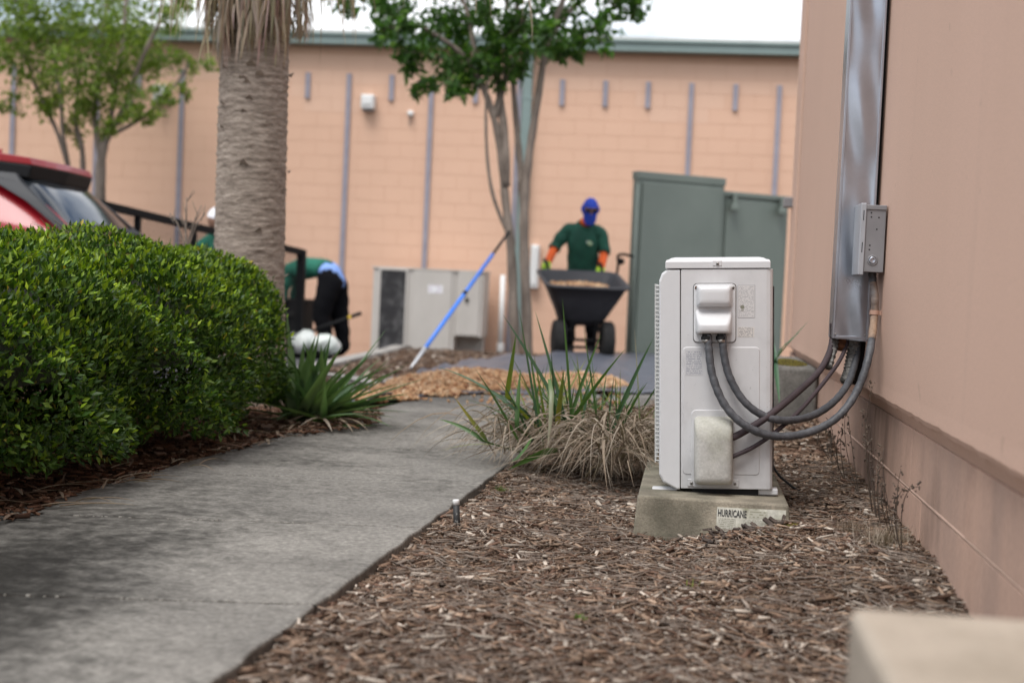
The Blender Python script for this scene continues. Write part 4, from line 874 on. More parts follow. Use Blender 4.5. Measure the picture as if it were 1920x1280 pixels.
# leaf litter and soil spill under the hedge and the aloe
def litter_ok(x, y): 
    e = xl(y) + .05 + .03*math.sin(y*2.1+.4) + .025*math.sin(y*7.3) + (.20*math.exp(-((y-6.55)/.42)**2))
    return x < e
chip_field('leaf_litter', 'dark brown leaf litter along the foot of the hedge', 15000, -3.2, -1.40, 2.6, 7.4, lambda x, y: (-.028 if x < xl(y) else .002) + .02*math.exp(-((y-6.6)/.4)**2), litter_ok, .015, .075, pal=PAL*np.array([.62, .50, .45]), wr=(.08, .4))
lt = []
for i in range(85):
    y = random.uniform(3.2, 7.2); x = xl(y) + random.uniform(-.12, .14); a = random.gauss(1.3, .7); L = random.uniform(.06, .24)
    b_ = Vector((x, y, .012)); e = b_ + Vector((math.cos(a)*L, math.sin(a)*L, 0)); lt.append((arc(b_, e, random.uniform(.0, .03), 6), random.uniform(.004, .014), random.choice((D2, D4, D1)), random.choice((D2, D1)), None, .3))
o = join_blades('fallen_leaf_litter', lt, M['dead_blade'], None, 'stuff'); tag(o, 'long withered leaves fallen along the hedge side of the walk', 'leaf litter')

# weeds against the foundation
for lab, sts in (('tall dry weed stems curling up the foundation under the switch box', ((1640, 905, 250), (1655, 930, 150), (1612, 915, 190), (1648, 915, 200))), ('dry brown weed stems against the nearer foundation blocks', ((1688, 955, 190), (1696, 962, 150), (1680, 950, 110))), ('short dry weed stems below the hanging conduits', ((1560, 860, 75), (1575, 870, 110), (1588, 880, 130), (1568, 866, 60)))):
    r = None
    for (px, py, hpx) in sts:
        b_ = onx(px, py, .57); b_.z = mz(.57, b_.y); sc = b_.y/2667
        if r is None: r = empty('dry_weed', b_); tag(r, lab, 'weed', 'dry weeds along the wall')
        for k in range(2):
            top = b_ + Vector((random.uniform(-.07, .02), random.uniform(-.12, .05), hpx*sc*random.uniform(.7, 1.0)))
            sp = arc(b_, top, random.uniform(.02, .10), 14, Vector((random.uniform(-.05, .0), 0, 0))); mb = MB(); mb.tube(sp, [.0016*(1-.55*j/13) for j in range(14)], 5)
            mb.build('stem', M['twig'], r, world=True, smooth=True)
            mb = MB()
            for j in range(12):
                p = sp[random.randint(5, 13)] + Vector((random.uniform(-.012, .004), random.uniform(-.012, .012), random.uniform(-.01, .01))); s_ = random.uniform(.002, .006)
                mb.box((-s_, -s_*.4, -s_*.3), (s_, s_*.4, s_*.3), Matrix.Translation(p) @ Euler((random.uniform(0, 3), random.uniform(0, 3), random.uniform(0, 3))).to_matrix().to_4x4())
            mb.build('seed_husk', M['twig'], r, world=True)['kind'] = 'stuff'
def tuft(name, label, cat, c, n, L, w_, cols, mat, spread=.6):
    r = empty(name, c); tag(r, label, cat); Lb = []
    for i in range(n):
        a = random.uniform(0, 6.28); d = Vector((math.cos(a)*spread*random.random(), math.sin(a)*spread*random.random(), 1)).normalized(); b_ = Vector(c) + Vector((random.gauss(0, L*.35), random.gauss(0, L*.35), -.004))
        Lb.append((arc(b_, b_ + d*L*random.uniform(.5, 1), random.uniform(-.01, .02), 5), w_*random.uniform(.6, 1.2), random.choice(cols), random.choice(cols), None, .2))
    join_blades('grass_blades', Lb, mat, r, 'stuff'); return r
q = onz(938, 920, -.02); tuft('grass_tuft', 'small green grass tuft in the mulch by the walk corner', 'grass', (q.x, q.y, mz(q.x, q.y)+.01), 130, .035, .0022, [(.09,.13,.03), (.06,.10,.025), (.15,.15,.05)], M['blade'])
q = onz(1090, 1148, .0); tuft('seedling', 'tiny bright green seedling in the near mulch', 'seedling', (q.x, q.y, mz(q.x, q.y)+.012), 9, .02, .006, [(.12,.24,.03)], M['blade'])
q = onz(1302, 1082, .02); tuft('seedling', 'tiny yellow green seedling in the mulch below the pad', 'seedling', (q.x, q.y, mz(q.x, q.y)+.012), 9, .025, .003, [(.17,.2,.04)], M['blade'])
q = onx(1650, 975, .52); tuft('dry_grass', 'pale dry grass tuft where the mulch meets the foundation', 'grass', (.54, q.y, mz(.54, q.y)+.005), 260, .085, .0016, [D1, D2, D3], M['dead_blade'], 1.3)
q = onx(1620, 930, .50); tuft('dry_grass', 'matted brown dry grass under the hanging pipes', 'grass', (.47, q.y, mz(.47, q.y)+.005), 200, .07, .0016, [D4, D2, D2], M['dead_blade'], 1.5)
def moss(label, cx, cy, zf, rx, ry, h, n):
    a = rng.uniform(0, 6.28, n); rd = np.sqrt(rng.random(n)); x = cx + rx*rd*np.cos(a); y = cy + ry*rd*np.sin(a)
    z = np.array([zf(i, j) for i, j in zip(x, y)]) + h*(1-rd**2) ; s_ = rng.uniform(.002, .005, n)
    d = unit_rand(n); u = unit_rand(n); c = np.array([(.12,.105,.02), (.085,.085,.022), (.17,.13,.03), (.065,.05,.025)])[rng.choice(4, n)]
    o = scatter('moss', CHIP_V, CHIP_F, np.stack([x, y, z], 1), rot_from(d, u), np.stack([s_, s_, s_], 1), M['moss'], c); tag(o, label, 'moss', kind='stuff')
moss('yellow green moss mound in front of the pad sticker', .285, 4.10, mz, .075, .045, .012, 5000)
moss('tan and green moss on top of the block behind the unit', .50, 7.35, lambda x, y: .362, .10, .28, .02, 2600)
mb = MB()
for i in range(60):     # broken bark heap before the sticker
    x, y = random.gauss(.17, .06), random.gauss(4.12, .04); s_ = random.uniform(.006, .02); mb.box((-s_, -s_*.35, -s_*.2), (s_, s_*.35, s_*.2), Matrix.Translation((x, y, mz(x, y) + random.uniform(.005, .03))) @ Euler((random.uniform(-.6, .6), random.uniform(-.6, .6), random.uniform(0, 3))).to_matrix().to_4x4())
tag(mb.build('bark_heap', pm('dark bark', (.10,.075,.06), (.04,.03,.025), 30, .9)), 'dark broken bark heaped against the pad sticker', 'mulch', kind='stuff')

# ================================================================== HEDGE
LC_ = np.array([(.026,.062,.008), (.042,.090,.011), (.070,.130,.016), (.115,.180,.024), (.018,.046,.011), (.17,.14,.03)])
LW_ = np.array([.28, .30, .22, .10, .09, .012])
def shrub(label, cx, cy, ax, ay, h, n, seed):
    r = empty('hedge_shrub', (cx, cy, -.03)); tag(r, label, 'hedge', 'clipped hedge along the walk')
    d = unit_rand(n*2); d = d[d[:, 2] > -.42][:n]; n = len(d); e = 2/2.7
    p = np.sign(d) * np.abs(d)**e; p /= (np.sum(np.abs(p)**2.7, axis=1) ** (1/2.7))[:, None]
    lump = 1 + .085*wob(d[:, 0]*2.2+seed, d[:, 1]*2.2 + d[:, 2]*2.5, 1.3, seed) + .025*wob(d[:, 0]*6, d[:, 2]*6+d[:, 1]*5, 1.2, seed+2)
    dep = rng.exponential(.035, n); sc = lump - dep/.6 + np.where(rng.random(n) < .05, rng.uniform(0, .05, n), 0)
    hh = h*.56
    P = np.stack([p[:, 0]*ax*sc, p[:, 1]*ay*sc, p[:, 2]*hh*sc + h - hh], 1)
    P[:, 2] = np.maximum(P[:, 2], .03 + rng.random(n)*.08)
    nrm = np.stack([p[:, 0]/ax, p[:, 1]/ay, p[:, 2]/hh], 1); nrm /= np.linalg.norm(nrm, axis=1, keepdims=True)
    D = nrm*.7 + np.array([0, 0, .55]) + rng.normal(0, .55, (n, 3)); U = nrm*.6 + np.array([0, 0, .7]) + rng.normal(0, .5, (n, 3))
    L = rng.uniform(.019, .036, n); Wd = L*rng.uniform(.36, .5, n)
    ci = rng.choice(6, n, p=LW_/LW_.sum()); c = LC_[ci] * rng.uniform(.75, 1.25, n)[:, None]
    young_lit = (dep < .014) & (rng.random(n) < .12 + .6*np.clip(nrm[:, 2], 0, 1)); c[young_lit] = c[young_lit]*np.array([2.0, 1.75, 1.1]) + np.array([.06, .07, .0])  # new growth, its colour brightened further on top to strengthen the light there
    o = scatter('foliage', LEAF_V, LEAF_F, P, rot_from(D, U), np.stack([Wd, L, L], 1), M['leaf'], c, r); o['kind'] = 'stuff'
    # added solid dark core, blocks the view through the leaves
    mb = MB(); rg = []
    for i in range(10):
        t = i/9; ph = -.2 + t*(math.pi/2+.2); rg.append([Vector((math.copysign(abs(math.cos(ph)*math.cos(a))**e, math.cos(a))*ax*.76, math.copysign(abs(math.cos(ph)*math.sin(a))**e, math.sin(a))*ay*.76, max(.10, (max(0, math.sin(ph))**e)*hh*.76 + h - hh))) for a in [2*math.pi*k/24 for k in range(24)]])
    mb.rings(rg, cap=(True, True)); mb.build('dark_core', M['core'], r)
    for k in range(7):
        a = random.uniform(0, 6.28); m_ = MB(); b_ = Vector((math.cos(a)*ax*.35, math.sin(a)*ay*.35, -.03)); m_.tube([b_, b_*1.25 + Vector((0, 0, .12)), b_*1.7 + Vector((0, 0, .32))], [.012, .010, .006], 6); m_.build('stem', M['twig'], r, smooth=True)
hx = lambda y: -2.58 + .062*(y - 3.74)
shrub('nearest shrub of the clipped hedge at the left edge', hx(3.1)-.02, 3.05, .80, .80, .79, 36000, 1)
shrub('rounded second shrub of the clipped hedge, below the red car roof', hx(4.2), 4.18, .79, .74, .82, 46000, 4)
shrub('third shrub of the clipped hedge, below the car spoiler', hx(5.2), 5.18, .80, .72, .845, 44000, 7)
shrub('end shrub of the clipped hedge before the palm trunk', hx(6.1)-.16, 6.02, .78, .76, .845, 44000, 9)
mb = MB()
for i in range(46):   # dry clippings caught on the hedge top
    p = aty(random.uniform(70, 215), random.uniform(432, 462), 5.0); a = random.uniform(0, 6.28); L = random.uniform(.02, .09); d = Vector((math.cos(a), math.sin(a)*.6, random.uniform(-.3, .8))).normalized()
    mb.tube([p, p + d*L*.5 + Vector((0, 0, .006)), p + d*L], [.0013, .0012, .0007], 4)
tag(mb.build('dry_clippings', pm('dry clippings', (.17,.14,.09)), None), 'dry twigs caught on top of the hedge', 'clippings', kind='stuff')
b_ = aty(350, 470, 7.4); r = empty('bare_shrub', (b_.x, 7.4, 0)); tag(r, 'thin leafless twig shrub behind the hedge left of the palm', 'shrub')
for tx, ty, sx in ((350, 370, 348), (378, 385, 352), (385, 400, 356), (318, 400, 344), (340, 405, 350)):
    m_ = MB(); t = aty(tx, ty, 7.4); s0 = aty(sx, 455, 7.4); m_.tube([(s0.x, 7.4, 0), s0, s0.lerp(t, .55) + Vector((random.uniform(-.01, .01), 0, .02)), t], [.006, .0055, .004, .0022], 5)
    for k in range(3):
        q = s0.lerp(t, random.uniform(.4, .95)); m_.tube([q, q + Vector((random.uniform(-.06, .06), 0, random.uniform(.03, .09)))], [.0025, .0012], 4)
    m_.build('stem', M['bark'], r, world=True, smooth=True)

# ================================================================== PALM
PX, PY = -2.415, 7.60
pr = empty('palm_tree', (PX, PY, -.05)); tag(pr, 'thick ringed palm trunk with hanging dead fronds', 'palm tree')
seg = 64; zs = np.arange(-.1, 3.9, .011); A_ = np.linspace(0, 2*np.pi, seg, endpoint=False)
Z, AA = np.meshgrid(zs, A_, indexing='ij')
rad = .196 - .012*np.clip(Z/2, 0, 1.3) + .02*np.exp(-((Z-.2)/.3)**2)
tz = Z + .010*np.sin(AA*1+Z*3) + .004*np.sin(AA*5+Z*7+1) + .003*np.sin(AA*9-Z*11)
ph = (tz/.031 + .5*np.sin(Z*6) + .3*np.sin(Z*17)) % 1.0
rad = rad + .0070*(ph**1.6) - .003 + .0015*np.sin(AA*23+Z*60) * np.sin(Z*31+AA*3) + .0015*np.sin(AA*7+np.floor(tz/.031)*2.4) + .002*rng.normal(size=Z.shape)
cx_ = PX - .012*Z
V = np.stack([cx_ + rad*np.cos(AA), PY + rad*np.sin(AA), Z], -1).reshape(-1, 3) - np.array([PX, PY, -.05])
nr = len(zs); F = np.array([(i*seg+j, i*seg+(j+1) % seg, (i+1)*seg+(j+1) % seg, (i+1)*seg+j) for i in range(nr-1) for j in range(seg)])
fast_mesh('trunk', V, F, M['trunk'], None, pr, smooth=True)
for i in range(26):     # broken leaf bases
    a = random.uniform(math.pi*.95, math.pi*2.05); z = random.choice((random.uniform(1.55, 1.95), random.uniform(.5, 1.9))); L = random.uniform(.02, .055); m_ = MB()
    q = Vector((PX + .188*math.cos(a), PY + .188*math.sin(a), z)); n_ = Vector((math.cos(a), math.sin(a), .9)).normalized(); t_ = Vector((-math.sin(a), math.cos(a), 0)); wd = random.uniform(.012, .03)
    m_.add([q - t_*wd, q + t_*wd, q + n_*L + t_*wd*.3, q + n_*L*.7 - t_*wd*.3, q - t_*wd + n_.cross(t_)*.01, q + t_*wd + n_.cross(t_)*.01], [(0, 1, 2, 3), (0, 3, 4), (1, 5, 2), (4, 3, 2, 5), (0, 4, 5, 1)])
    m_.build('leaf_base', M['trunk'], pr, world=True)
SC = [(.42,.335,.245), (.31,.24,.175), (.54,.455,.36), (.23,.17,.125), (.36,.29,.23)]
skirt = []
for i in range(420):
    a = random.uniform(math.pi*.8, math.pi*2.2); z0 = random.uniform(2.05, 2.7); ln = random.uniform(.25, .62); r0 = random.uniform(.19, .27); r1 = r0 + random.uniform(-.02, .06)
    z1 = max(z0 - ln, random.uniform(1.74, 2.0) if abs(a - 1.5*math.pi) < 1.1 else 1.95); a2 = a + random.uniform(-.25, .25)
    sp = arc((PX-.02 + r0*math.cos(a), PY + r0*math.sin(a), z0), (PX-.02 + r1*math.cos(a2), PY + r1*math.sin(a2), z1), random.uniform(-.02, .05), 7, Vector((math.cos(a)*.04, math.sin(a)*.04, 0)))
    c = random.choice(SC); skirt.append((sp, random.uniform(.008, .022), c, tuple(x*random.uniform(.8, 1.2) for x in c), Vector((-math.sin(a), math.cos(a), random.uniform(-.4, .4))), random.uniform(.1, .5)))
for i in range(150):   # thin strands off hanging fronds, both sides
    sgn = random.choice((-1, 1, 1)); rr_ = random.uniform(.24, .62) if random.random() < .75 else random.uniform(.7, 1.5)
    if sgn < 0: rr_ = min(rr_, .42)
    x0 = PX + sgn*rr_; y0 = PY + random.uniform(-.5, .2); z1 = random.uniform(1.86, 2.3) + (.12 if rr_ > .6 else 0); sp = arc((x0 - sgn*random.uniform(.02, .12), y0, z1 + random.uniform(.35, .7)), (x0, y0, z1), random.uniform(-.02, .06), 7, Vector((sgn*.03, 0, 0)))
    c = random.choice(SC); skirt.append((sp, random.uniform(.004, .013), c, c, Vector((1, random.uniform(-1, 1), 0)), .3))
o = join_blades('dead_frond_skirt', skirt, M['straw'], pr, 'stuff')
for i in range(26):
    a = i*2.399; el = random.uniform(-.25, 1.1); base = Vector((PX-.04, PY, 3.75)); d = Vector((math.cos(a)*math.cos(el), math.sin(a)*math.cos(el), math.sin(el))); hub = base + d*random.uniform(.7, 1.0); Lb = []
    gcol = random.choice(((.05,.10,.03), (.065,.12,.035), (.04,.085,.03)))
    side = d.cross(Vector((0, 0, 1))).normalized(); up = side.cross(d)
    for k in range(24):
        th = -1.9 + 3.8*k/23; bd_ = (d*math.cos(th) + side*math.sin(th)).normalized(); L = .85*(1 - .25*abs(th)/1.9); Lb.append((arc(hub, hub + bd_*L + Vector((0, 0, -.28)), .10, 6), .035, gcol, gcol, bd_.cross(up), .3))
    Lb.append(([base, base.lerp(hub, .5) + Vector((0, 0, .03)), hub], .03, (.09,.11,.04), gcol, side, .4))
    join_blades('frond', Lb, M['blade'], pr)

# ================================================================== TREES
def tree(name, label, base, stems, clumps, nper, lsize, cols, wts, clus=.72):
    r = empty(name, base); tag(r, label, 'tree')
    for i, (pts, r0, r1) in enumerate(stems):
        pp = smooth_line([Vector(p) for p in pts], 5); n = len(pp); m_ = MB(); m_.tube(pp, [r0 + (r1-r0)*k/(n-1) + .06*r0*math.sin(k*1.7+i) for k in range(n)], 9); m_.build('trunk' if r0 > .05 else 'branch', M['bark'], r, world=True, smooth=True)
    P = []; tw = MB()
    for (c, rad, f) in clumps:
        n = int(nper*f); q = unit_rand(n) * (rng.random(n)**.45)[:, None] * rad * np.array([1, 1, .8])
        q += rng.normal(0, rad*.05, (n, 3)); sub = unit_rand(max(3, n//26))*rad*(rng.random(max(3, n//26))**.5)[:, None]
        k = rng.choice(len(sub), n); m_ = rng.random(n) < clus; q[m_] = sub[k[m_]] + rng.normal(0, rad*.13, (m_.sum(), 3))
        P.append(q + np.array(c[:])[None])
        for s_ in sub[:7]: tw.tube([Vector(c), Vector(c) + Vector(s_)*.55 + Vector((0, 0, -.02)), Vector(c) + Vector(s_)], [.009, .006, .003], 4, cap=False)
    P = np.vstack(P); n = len(P); D = unit_rand(n)*.9 + np.array([0, 0, -.35]); U = unit_rand(n)*.8 + np.array([0, 0, .7])
    L = rng.uniform(.65, 1.25, n)*lsize; c = np.array(cols)[rng.choice(len(cols), n, p=np.array(wts)/sum(wts))]*rng.uniform(.75, 1.25, n)[:, None]
    P -= np.array(r.location)[None]
    o = scatter('crown', LEAF_V, LEAF_F, P, rot_from(D, U), np.stack([L*.5, L, L], 1), M['tree_leaf'], c, r); o['kind'] = 'stuff'
    tw.build('twigs', M['bark'], r, world=True, smooth=True)['kind'] = 'stuff'
TY = 14.5
T = lambda px, py, dy=0: aty(px, py, TY + dy)
st_ = [([T(968, 690), T(963, 590), T(958, 470), T(948, 380), T(940, 300), T(926, 222), T(893, 138), T(850, 88, -.2), T(785, 48, -.4)], .056, .022),
       ([T(990, 690, .05), T(986, 560), T(982, 440), T(984, 370), T(992, 290), T(1006, 200), T(1026, 80), T(1056, 0), T(1090, -120)], .058, .026),
       ([T(982, 400), T(976, 320, .1), T(968, 230, .2), T(962, 120, .2), T(975, -40, .3)], .042, .022),
       ([T(948, 350), T(946, 260), T(936, 170, .2), T(922, 60, .2), T(900, -80, .3)], .05, .025),
       ([T(953, 440), T(926, 372, -.1), T(914, 300, -.1), T(911, 200, -.1), T(918, 120, 0)], .022, .012),
       ([T(926, 222), T(950, 130, .3), T(948, 40, .4), T(960, -90, .5)], .04, .02), ([T(1026, 80), T(1080, 10, .3), T(1160, -30, .4)], .028, .014), ([T(893, 138), T(880, 40, .1), T(840, -80, .2)], .03, .015)]
cl_ = []
for (x, y, rp, f) in ((745, 55, 45, .7), (790, 95, 55, 1.1), (835, 50, 70, 1.4), (860, 125, 60, 1.3), (915, 60, 75, 1.8), (905, 140, 45, .8), (985, 35, 70, 1.4), (960, 110, 55, 1.0), (1045, 35, 60, 1.0), (1075, 85, 30, .45), (1115, 50, 50, .7), (1160, 15, 45, .6), (1205, 5, 26, .25),
                      (800, 160, 26, .3), (852, 158, 24, .3), (778, 168, 14, .12), (735, 30, 50, .6), (640, 2, 36, .35), (690, -20, 60, .7), (1050, 100, 20, .2), (760, -60, 110, 1.5), (880, -80, 120, 1.8), (1010, -90, 120, 1.7), (1120, -80, 110, 1.2), (950, -220, 130, 1.5), (1060, -220, 120, 1.2), (830, -200, 110, 1.1), (1020, 70, 40, .6), (720, 75, 22, .2)):
    cl_.append((T(x, y, random.uniform(-.7, .7)), rp/184, f*.62))
tb = T(978, 668); tree('forked_tree', 'forked small tree with dark green crown beside the wheelbarrow worker', (tb.x, TY, gz(tb.x, TY)-.05), st_, cl_, 520, .10, [(.040,.098,.018), (.060,.135,.024), (.028,.070,.016), (.11,.20,.035)], [.4, .3, .2, .1], .8)
TY = 17.6
st_ = [([T(186, 470), T(188, 380), T(190, 300), T(202, 255), T(232, 205), T(262, 120), T(300, 40)], .085, .02), ([T(178, 470, .1), T(158, 350, .1), T(154, 280, .1), T(142, 220, .1), T(150, 130), T(140, 20)], .045, .018), ([T(172, 480, .2), T(128, 312, .2), T(104, 240, .2), T(62, 150, .2), T(30, 60, .2)], .042, .014),
       ([T(190, 300), T(178, 220), T(186, 120), T(200, 0)], .045, .02), ([T(128, 312, .2), T(118, 250, .1), T(112, 170), T(90, 60)], .035, .015), ([T(202, 255), T(260, 225), T(320, 170), T(355, 120)], .03, .012), ([T(202, 255), T(215, 180), T(230, 80), T(240, -60)], .04, .02)]
cl_ = []
for (x, y, rp, f) in ((40, 40, 60, 1), (110, 60, 70, 1.2), (190, 50, 70, 1.3), (255, 60, 60, 1.0), (60, 130, 60, .8), (140, 130, 70, 1.2), (215, 140, 65, 1.1), (285, 110, 55, .8), (90, 190, 45, .6), (165, 205, 50, .7), (245, 195, 45, .6), (300, 180, 35, .35), (140, 245, 30, .3), (355, 125, 30, .22), (345, 165, 22, .14), (395, 122, 18, .10), (20, 180, 40, .3), (15, 110, 40, .5), (270, 215, 22, .2), (205, 240, 25, .25), (30, 0, 70, .9), (120, -30, 90, 1.2), (220, -30, 90, 1.2), (310, 30, 50, .5), (300, -40, 70, .8), (60, -110, 100, 1.1), (180, -140, 110, 1.3), (340, 8, 40, .35), (-60, 60, 80, .8)):
    cl_.append((T(x, y, random.uniform(-.8, .8)), rp/150, f*.6))
tb = T(180, 470); tree('multi_stem_tree', 'light green many stemmed tree behind the red car', (tb.x, TY, gz(tb.x, TY)-.05), st_, cl_, 1100, .078, [(.125,.185,.030), (.16,.22,.040), (.09,.145,.026), (.21,.26,.06)], [.4, .3, .2, .1])

# ================================================================== FABRIC, CHIPS, POLE
back = [onz(x, y, .0) for x, y in ((612, 744), (667, 730), (742, 716), (800, 699), (855, 686), (940, 673), (1080, 667), (1240, 664))]
front = [onz(x, y, .0) for x, y in ((640, 762), (676, 765), (700, 757), (760, 748), (860, 741), (1000, 741), (1110, 740), (1240, 738))]
bs, fs_ = smooth_line(back, 8), smooth_line(front, 8); rows = []
for v in range(31):
    t = v/30; row = []
    for i, (f_, b_) in enumerate(zip(fs_, bs)):
        p = f_.lerp(b_, t); z = max(gz(p.x, p.y), -.03) + .014 + .020*float(wob(p.x, p.y, 2.6, 2)) + .016*float(wob(p.x*2, p.y*.7, 5, 5)) + .006*float(wob(p.x*.6, p.y*2, 9, 4)) + (.025*math.exp(-(t/.03)**2) if i < 22 else 0) + .03*math.exp(-((t-1)/.05)**2)*abs(math.sin(i*.5))
        row.append((p.x, p.y, max(z, .006)))
    rows.append(row)
mb = MB(); mb.rings(rows, closed=False); o = mb.build('landscape_fabric', M['fabric'], smooth=True); s_ = o.modifiers.new('Solid', 'SOLIDIFY'); s_.thickness = .003
tag(o, 'wrinkled dark landscape fabric sheet spread across the walk', 'fabric')
def pile_h(x, y):
    h = 0
    for (px, py, rx, ry, hh) in ((840, 728, .40, .36, .085), (900, 722, .46, .40, .095), (780, 738, .28, .22, .045), (1000, 725, .42, .36, .065), (1085, 722, .36, .36, .075), (720, 748, .20, .12, .022), (690, 752, .12, .08, .014)):
        c = PC[(px, py)]; d = ((x-c.x)/rx)**2 + ((y-c.y)/ry)**2
        if d < 1: h = max(h, hh*(1-d)**.8)
    return h
PC = {k: onz(k[0], k[1], 0) for k in ((840, 728), (900, 722), (780, 738), (1000, 725), (1085, 722), (720, 748), (690, 752))}
CH = np.array([(.47,.28,.155), (.56,.37,.22), (.36,.185,.095), (.64,.47,.31), (.25,.125,.07), (.52,.31,.165)]); CW = np.array([.25, .22, .18, .12, .10, .13])
x0 = min(c.x for c in PC.values())-.3; x1 = max(c.x for c in PC.values())+.5
def pile(name, label, n, ok, zf, xa, xb, ya, yb, smin=.016, smax=.05, sink=.35):
    x = rng.uniform(xa, xb, n*4); y = rng.uniform(ya, yb, n*4); k = np.array([ok(a, b) for a, b in zip(x, y)]); x, y = x[k][:n], y[k][:n]; n = len(x)
    z = np.array([zf(a, b) for a, b in zip(x, y)]) * (1 - sink*rng.random(n)**2) + .012; s_ = smin*(smax/smin)**rng.random(n)
    o = scatter(name, CHIP_V, CHIP_F, np.stack([x, y, z], 1), rot_from(unit_rand(n)*np.array([1, 1, .5]), unit_rand(n) + np.array([0, 0, .8])), np.stack([s_*.6, s_, s_*.3], 1), M['wood_chip'], CH[rng.choice(6, n, p=CW)]*rng.uniform(.75, 1.25, n)[:, None])
    tag(o, label, 'wood chips', kind='stuff'); return o
pile('wood_chips', 'heap of fresh orange wood chips on the landscape fabric', 9000, lambda a, b: pile_h(a, b) > .002, pile_h, x0, x1, 7.4, 10.2)
pile('wood_chips', 'loose orange wood chips scattered round the heap', 260, lambda a, b: True, lambda a, b: .01, x0, -.4, 7.9, 9.4, .012, .03)
chip_field('bark_mulch', 'brown bark mulch round the far tree and cabinet', 9000, -5, 1.0, 9.8, 19.5, lambda x, y: -.05 + gz(x, y), lambda x, y: x > -3.0 - .05*y*.2 and not (y < 13.5 and x > -1.2), .03, .12)
b0 = onz(770, 690, -.03); t0 = aty(944, 449, 14.25)
r = empty('extension_pole', b0); tag(r, 'long blue extension pole leaning on the forked tree', 'pole')
k1, k2 = b0.lerp(t0, .13), b0.lerp(t0, .86); d = (t0-b0).normalized()
mb = MB(); mb.tube([b0, k1], [.010, .0195], 10); mb.build('sleeve', M['pale_pole'], r, world=True, smooth=True)
mb = MB(); mb.tube([k1, k2], .0185, 12); mb.build('shaft', M['blue_pole'], r, world=True, smooth=True)
mb = MB(); q = b0.lerp(t0, .53); mb.tube([q - d*.03, q + d*.03], .022, 12); mb.build('collar', M['black_metal'], r, world=True, smooth=True)
mb = MB(); mb.tube([k2, t0 + d*.25], .014, 10); mb.build('grip', M['black_metal'], r, world=True, smooth=True)

# ================================================================== RAILING, CAR
ra, rb = aty(150, 374, 11.3), aty(566, 473, 14.9)
r = empty('mesh_railing', (ra.x, ra.y, gz(ra.x, ra.y)-.05)); tag(r, 'black steel railing with wire mesh sloping down behind the palm', 'railing')
mb = MB(); mb.sbar(ra, rb, .065, .065); mb.build('top_rail', M['black_metal'], r, world=True, bevel=.004)
lo = lambda u: (lambda p: Vector((p.x, p.y, gz(p.x, p.y) - .05 + .12)))(ra.lerp(rb, u))
mb = MB(); mb.sbar(lo(0), lo(1), .045, .045); mb.build('bottom_rail', M['black_metal'], r, world=True, bevel=.004)
for u, wd in ((0, .05), (.215, .05), (.45, .05), (.62, .05), (.80, .05), (1, .085)):
    p = ra.lerp(rb, u); m_ = MB(); m_.box((p.x-wd/2, p.y-wd/2, gz(p.x, p.y)-.1), (p.x+wd/2, p.y+wd/2, p.z-.0275 if u < 1 else p.z+.028)); m_.build('post', M['black_metal'], r, world=True, bevel=.004)
mb = MB(); Lr = (rb-ra).length; nn = 110
for i in range(-14, nn):
    for sgn in (1, -1):
        u0 = i/nn; u1 = u0 + .13
        a_, b_ = (u0, u1) if sgn > 0 else (u1, u0)
        pa_ = lo(max(0, u0)) if sgn > 0 else None
        def P_(u, h): return lo(u).lerp(ra.lerp(rb, u), h)
        s0, s1 = max(0, u0), min(.995, u1); h0, h1 = (s0-u0)/.13, (s1-u0)/.13
        if sgn < 0: h0, h1 = 1-h0, 1-h1
        if s1 > s0: mb.tube([P_(s0, h0), P_(s1, h1)], .0022, 3, False)
mb.build('wire_mesh', M['black_metal'], r, world=True, fix=False)
q = aty(548, 600, 15.6); r = empty('tool_crate', (q.x, 15.6, gz(q.x, 15.6)-.05)); tag(r, 'black crate beside the railing end post', 'crate')
zt = aty(548, 560, 15.6).z - r.location.z
mb = MB(); mb.rings([[Vector((x*k, y*k, z)) for x, y in ((-.22, -.2), (.20, -.2), (.20, .2), (-.22, .2))] for z, k in ((0, .9), (zt*.93, 1.0), (zt*.93, 1.05), (zt, 1.05))], cap=(True, True)); mb.build('body', M['black_metal'], r, bevel=.01)
mb = MB(); mb.box((-.08, -.225, zt*.7), (.08, -.20, zt*.78)); mb.build('handle', M['tyre'], r, bevel=.005)

cr_ = empty('parked_car', (-4.27, 10.43, gz(-5.5, 10.5)+.02), (0, 0, R_(184))); tag(cr_, 'red hatchback car with black spoiler parked behind the hedge', 'car')
stn = [(0.00,.46,.72,.80,.76,.60), (.05,.34,.92,.98,.86,.66), (.16,.28,1.02,1.075,.89,.68), (.40,.27,1.05,1.34,.90,.64), (.66,.27,1.055,1.545,.905,.60), (1.2,.27,1.04,1.60,.91,.60), (2.1,.27,1.00,1.60,.91,.60), (2.55,.27,.985,1.47,.91,.62), (3.2,.27,.97,1.04,.90,.68), (3.9,.30,.90,.955,.88,.68), (4.32,.36,.76,.82,.80,.58), (4.46,.44,.62,.66,.70,.5)]
mb = MB(); rings = []
for x, zb, zl, zr, wd, wr in stn:
    h = [(0, zb), (wd*.90, zb), (wd*.985, zb+.10), (wd, zb+(zl-zb)*.55), (wd*.975, zl), (wd*.95, zl+(zr-zl)*.14), (wr*1.05, zl+(zr-zl)*.84), (wr*.9, zr-.015), (wr*.5, zr), (0, zr+.006)]
    rings.append([Vector((x, y, z)) for y, z in h] + [Vector((x, -y, z)) for y, z in h[-2:0:-1]])
n = len(rings[0]); vs = [p for q in rings for p in q]; fsx = []; ms = []
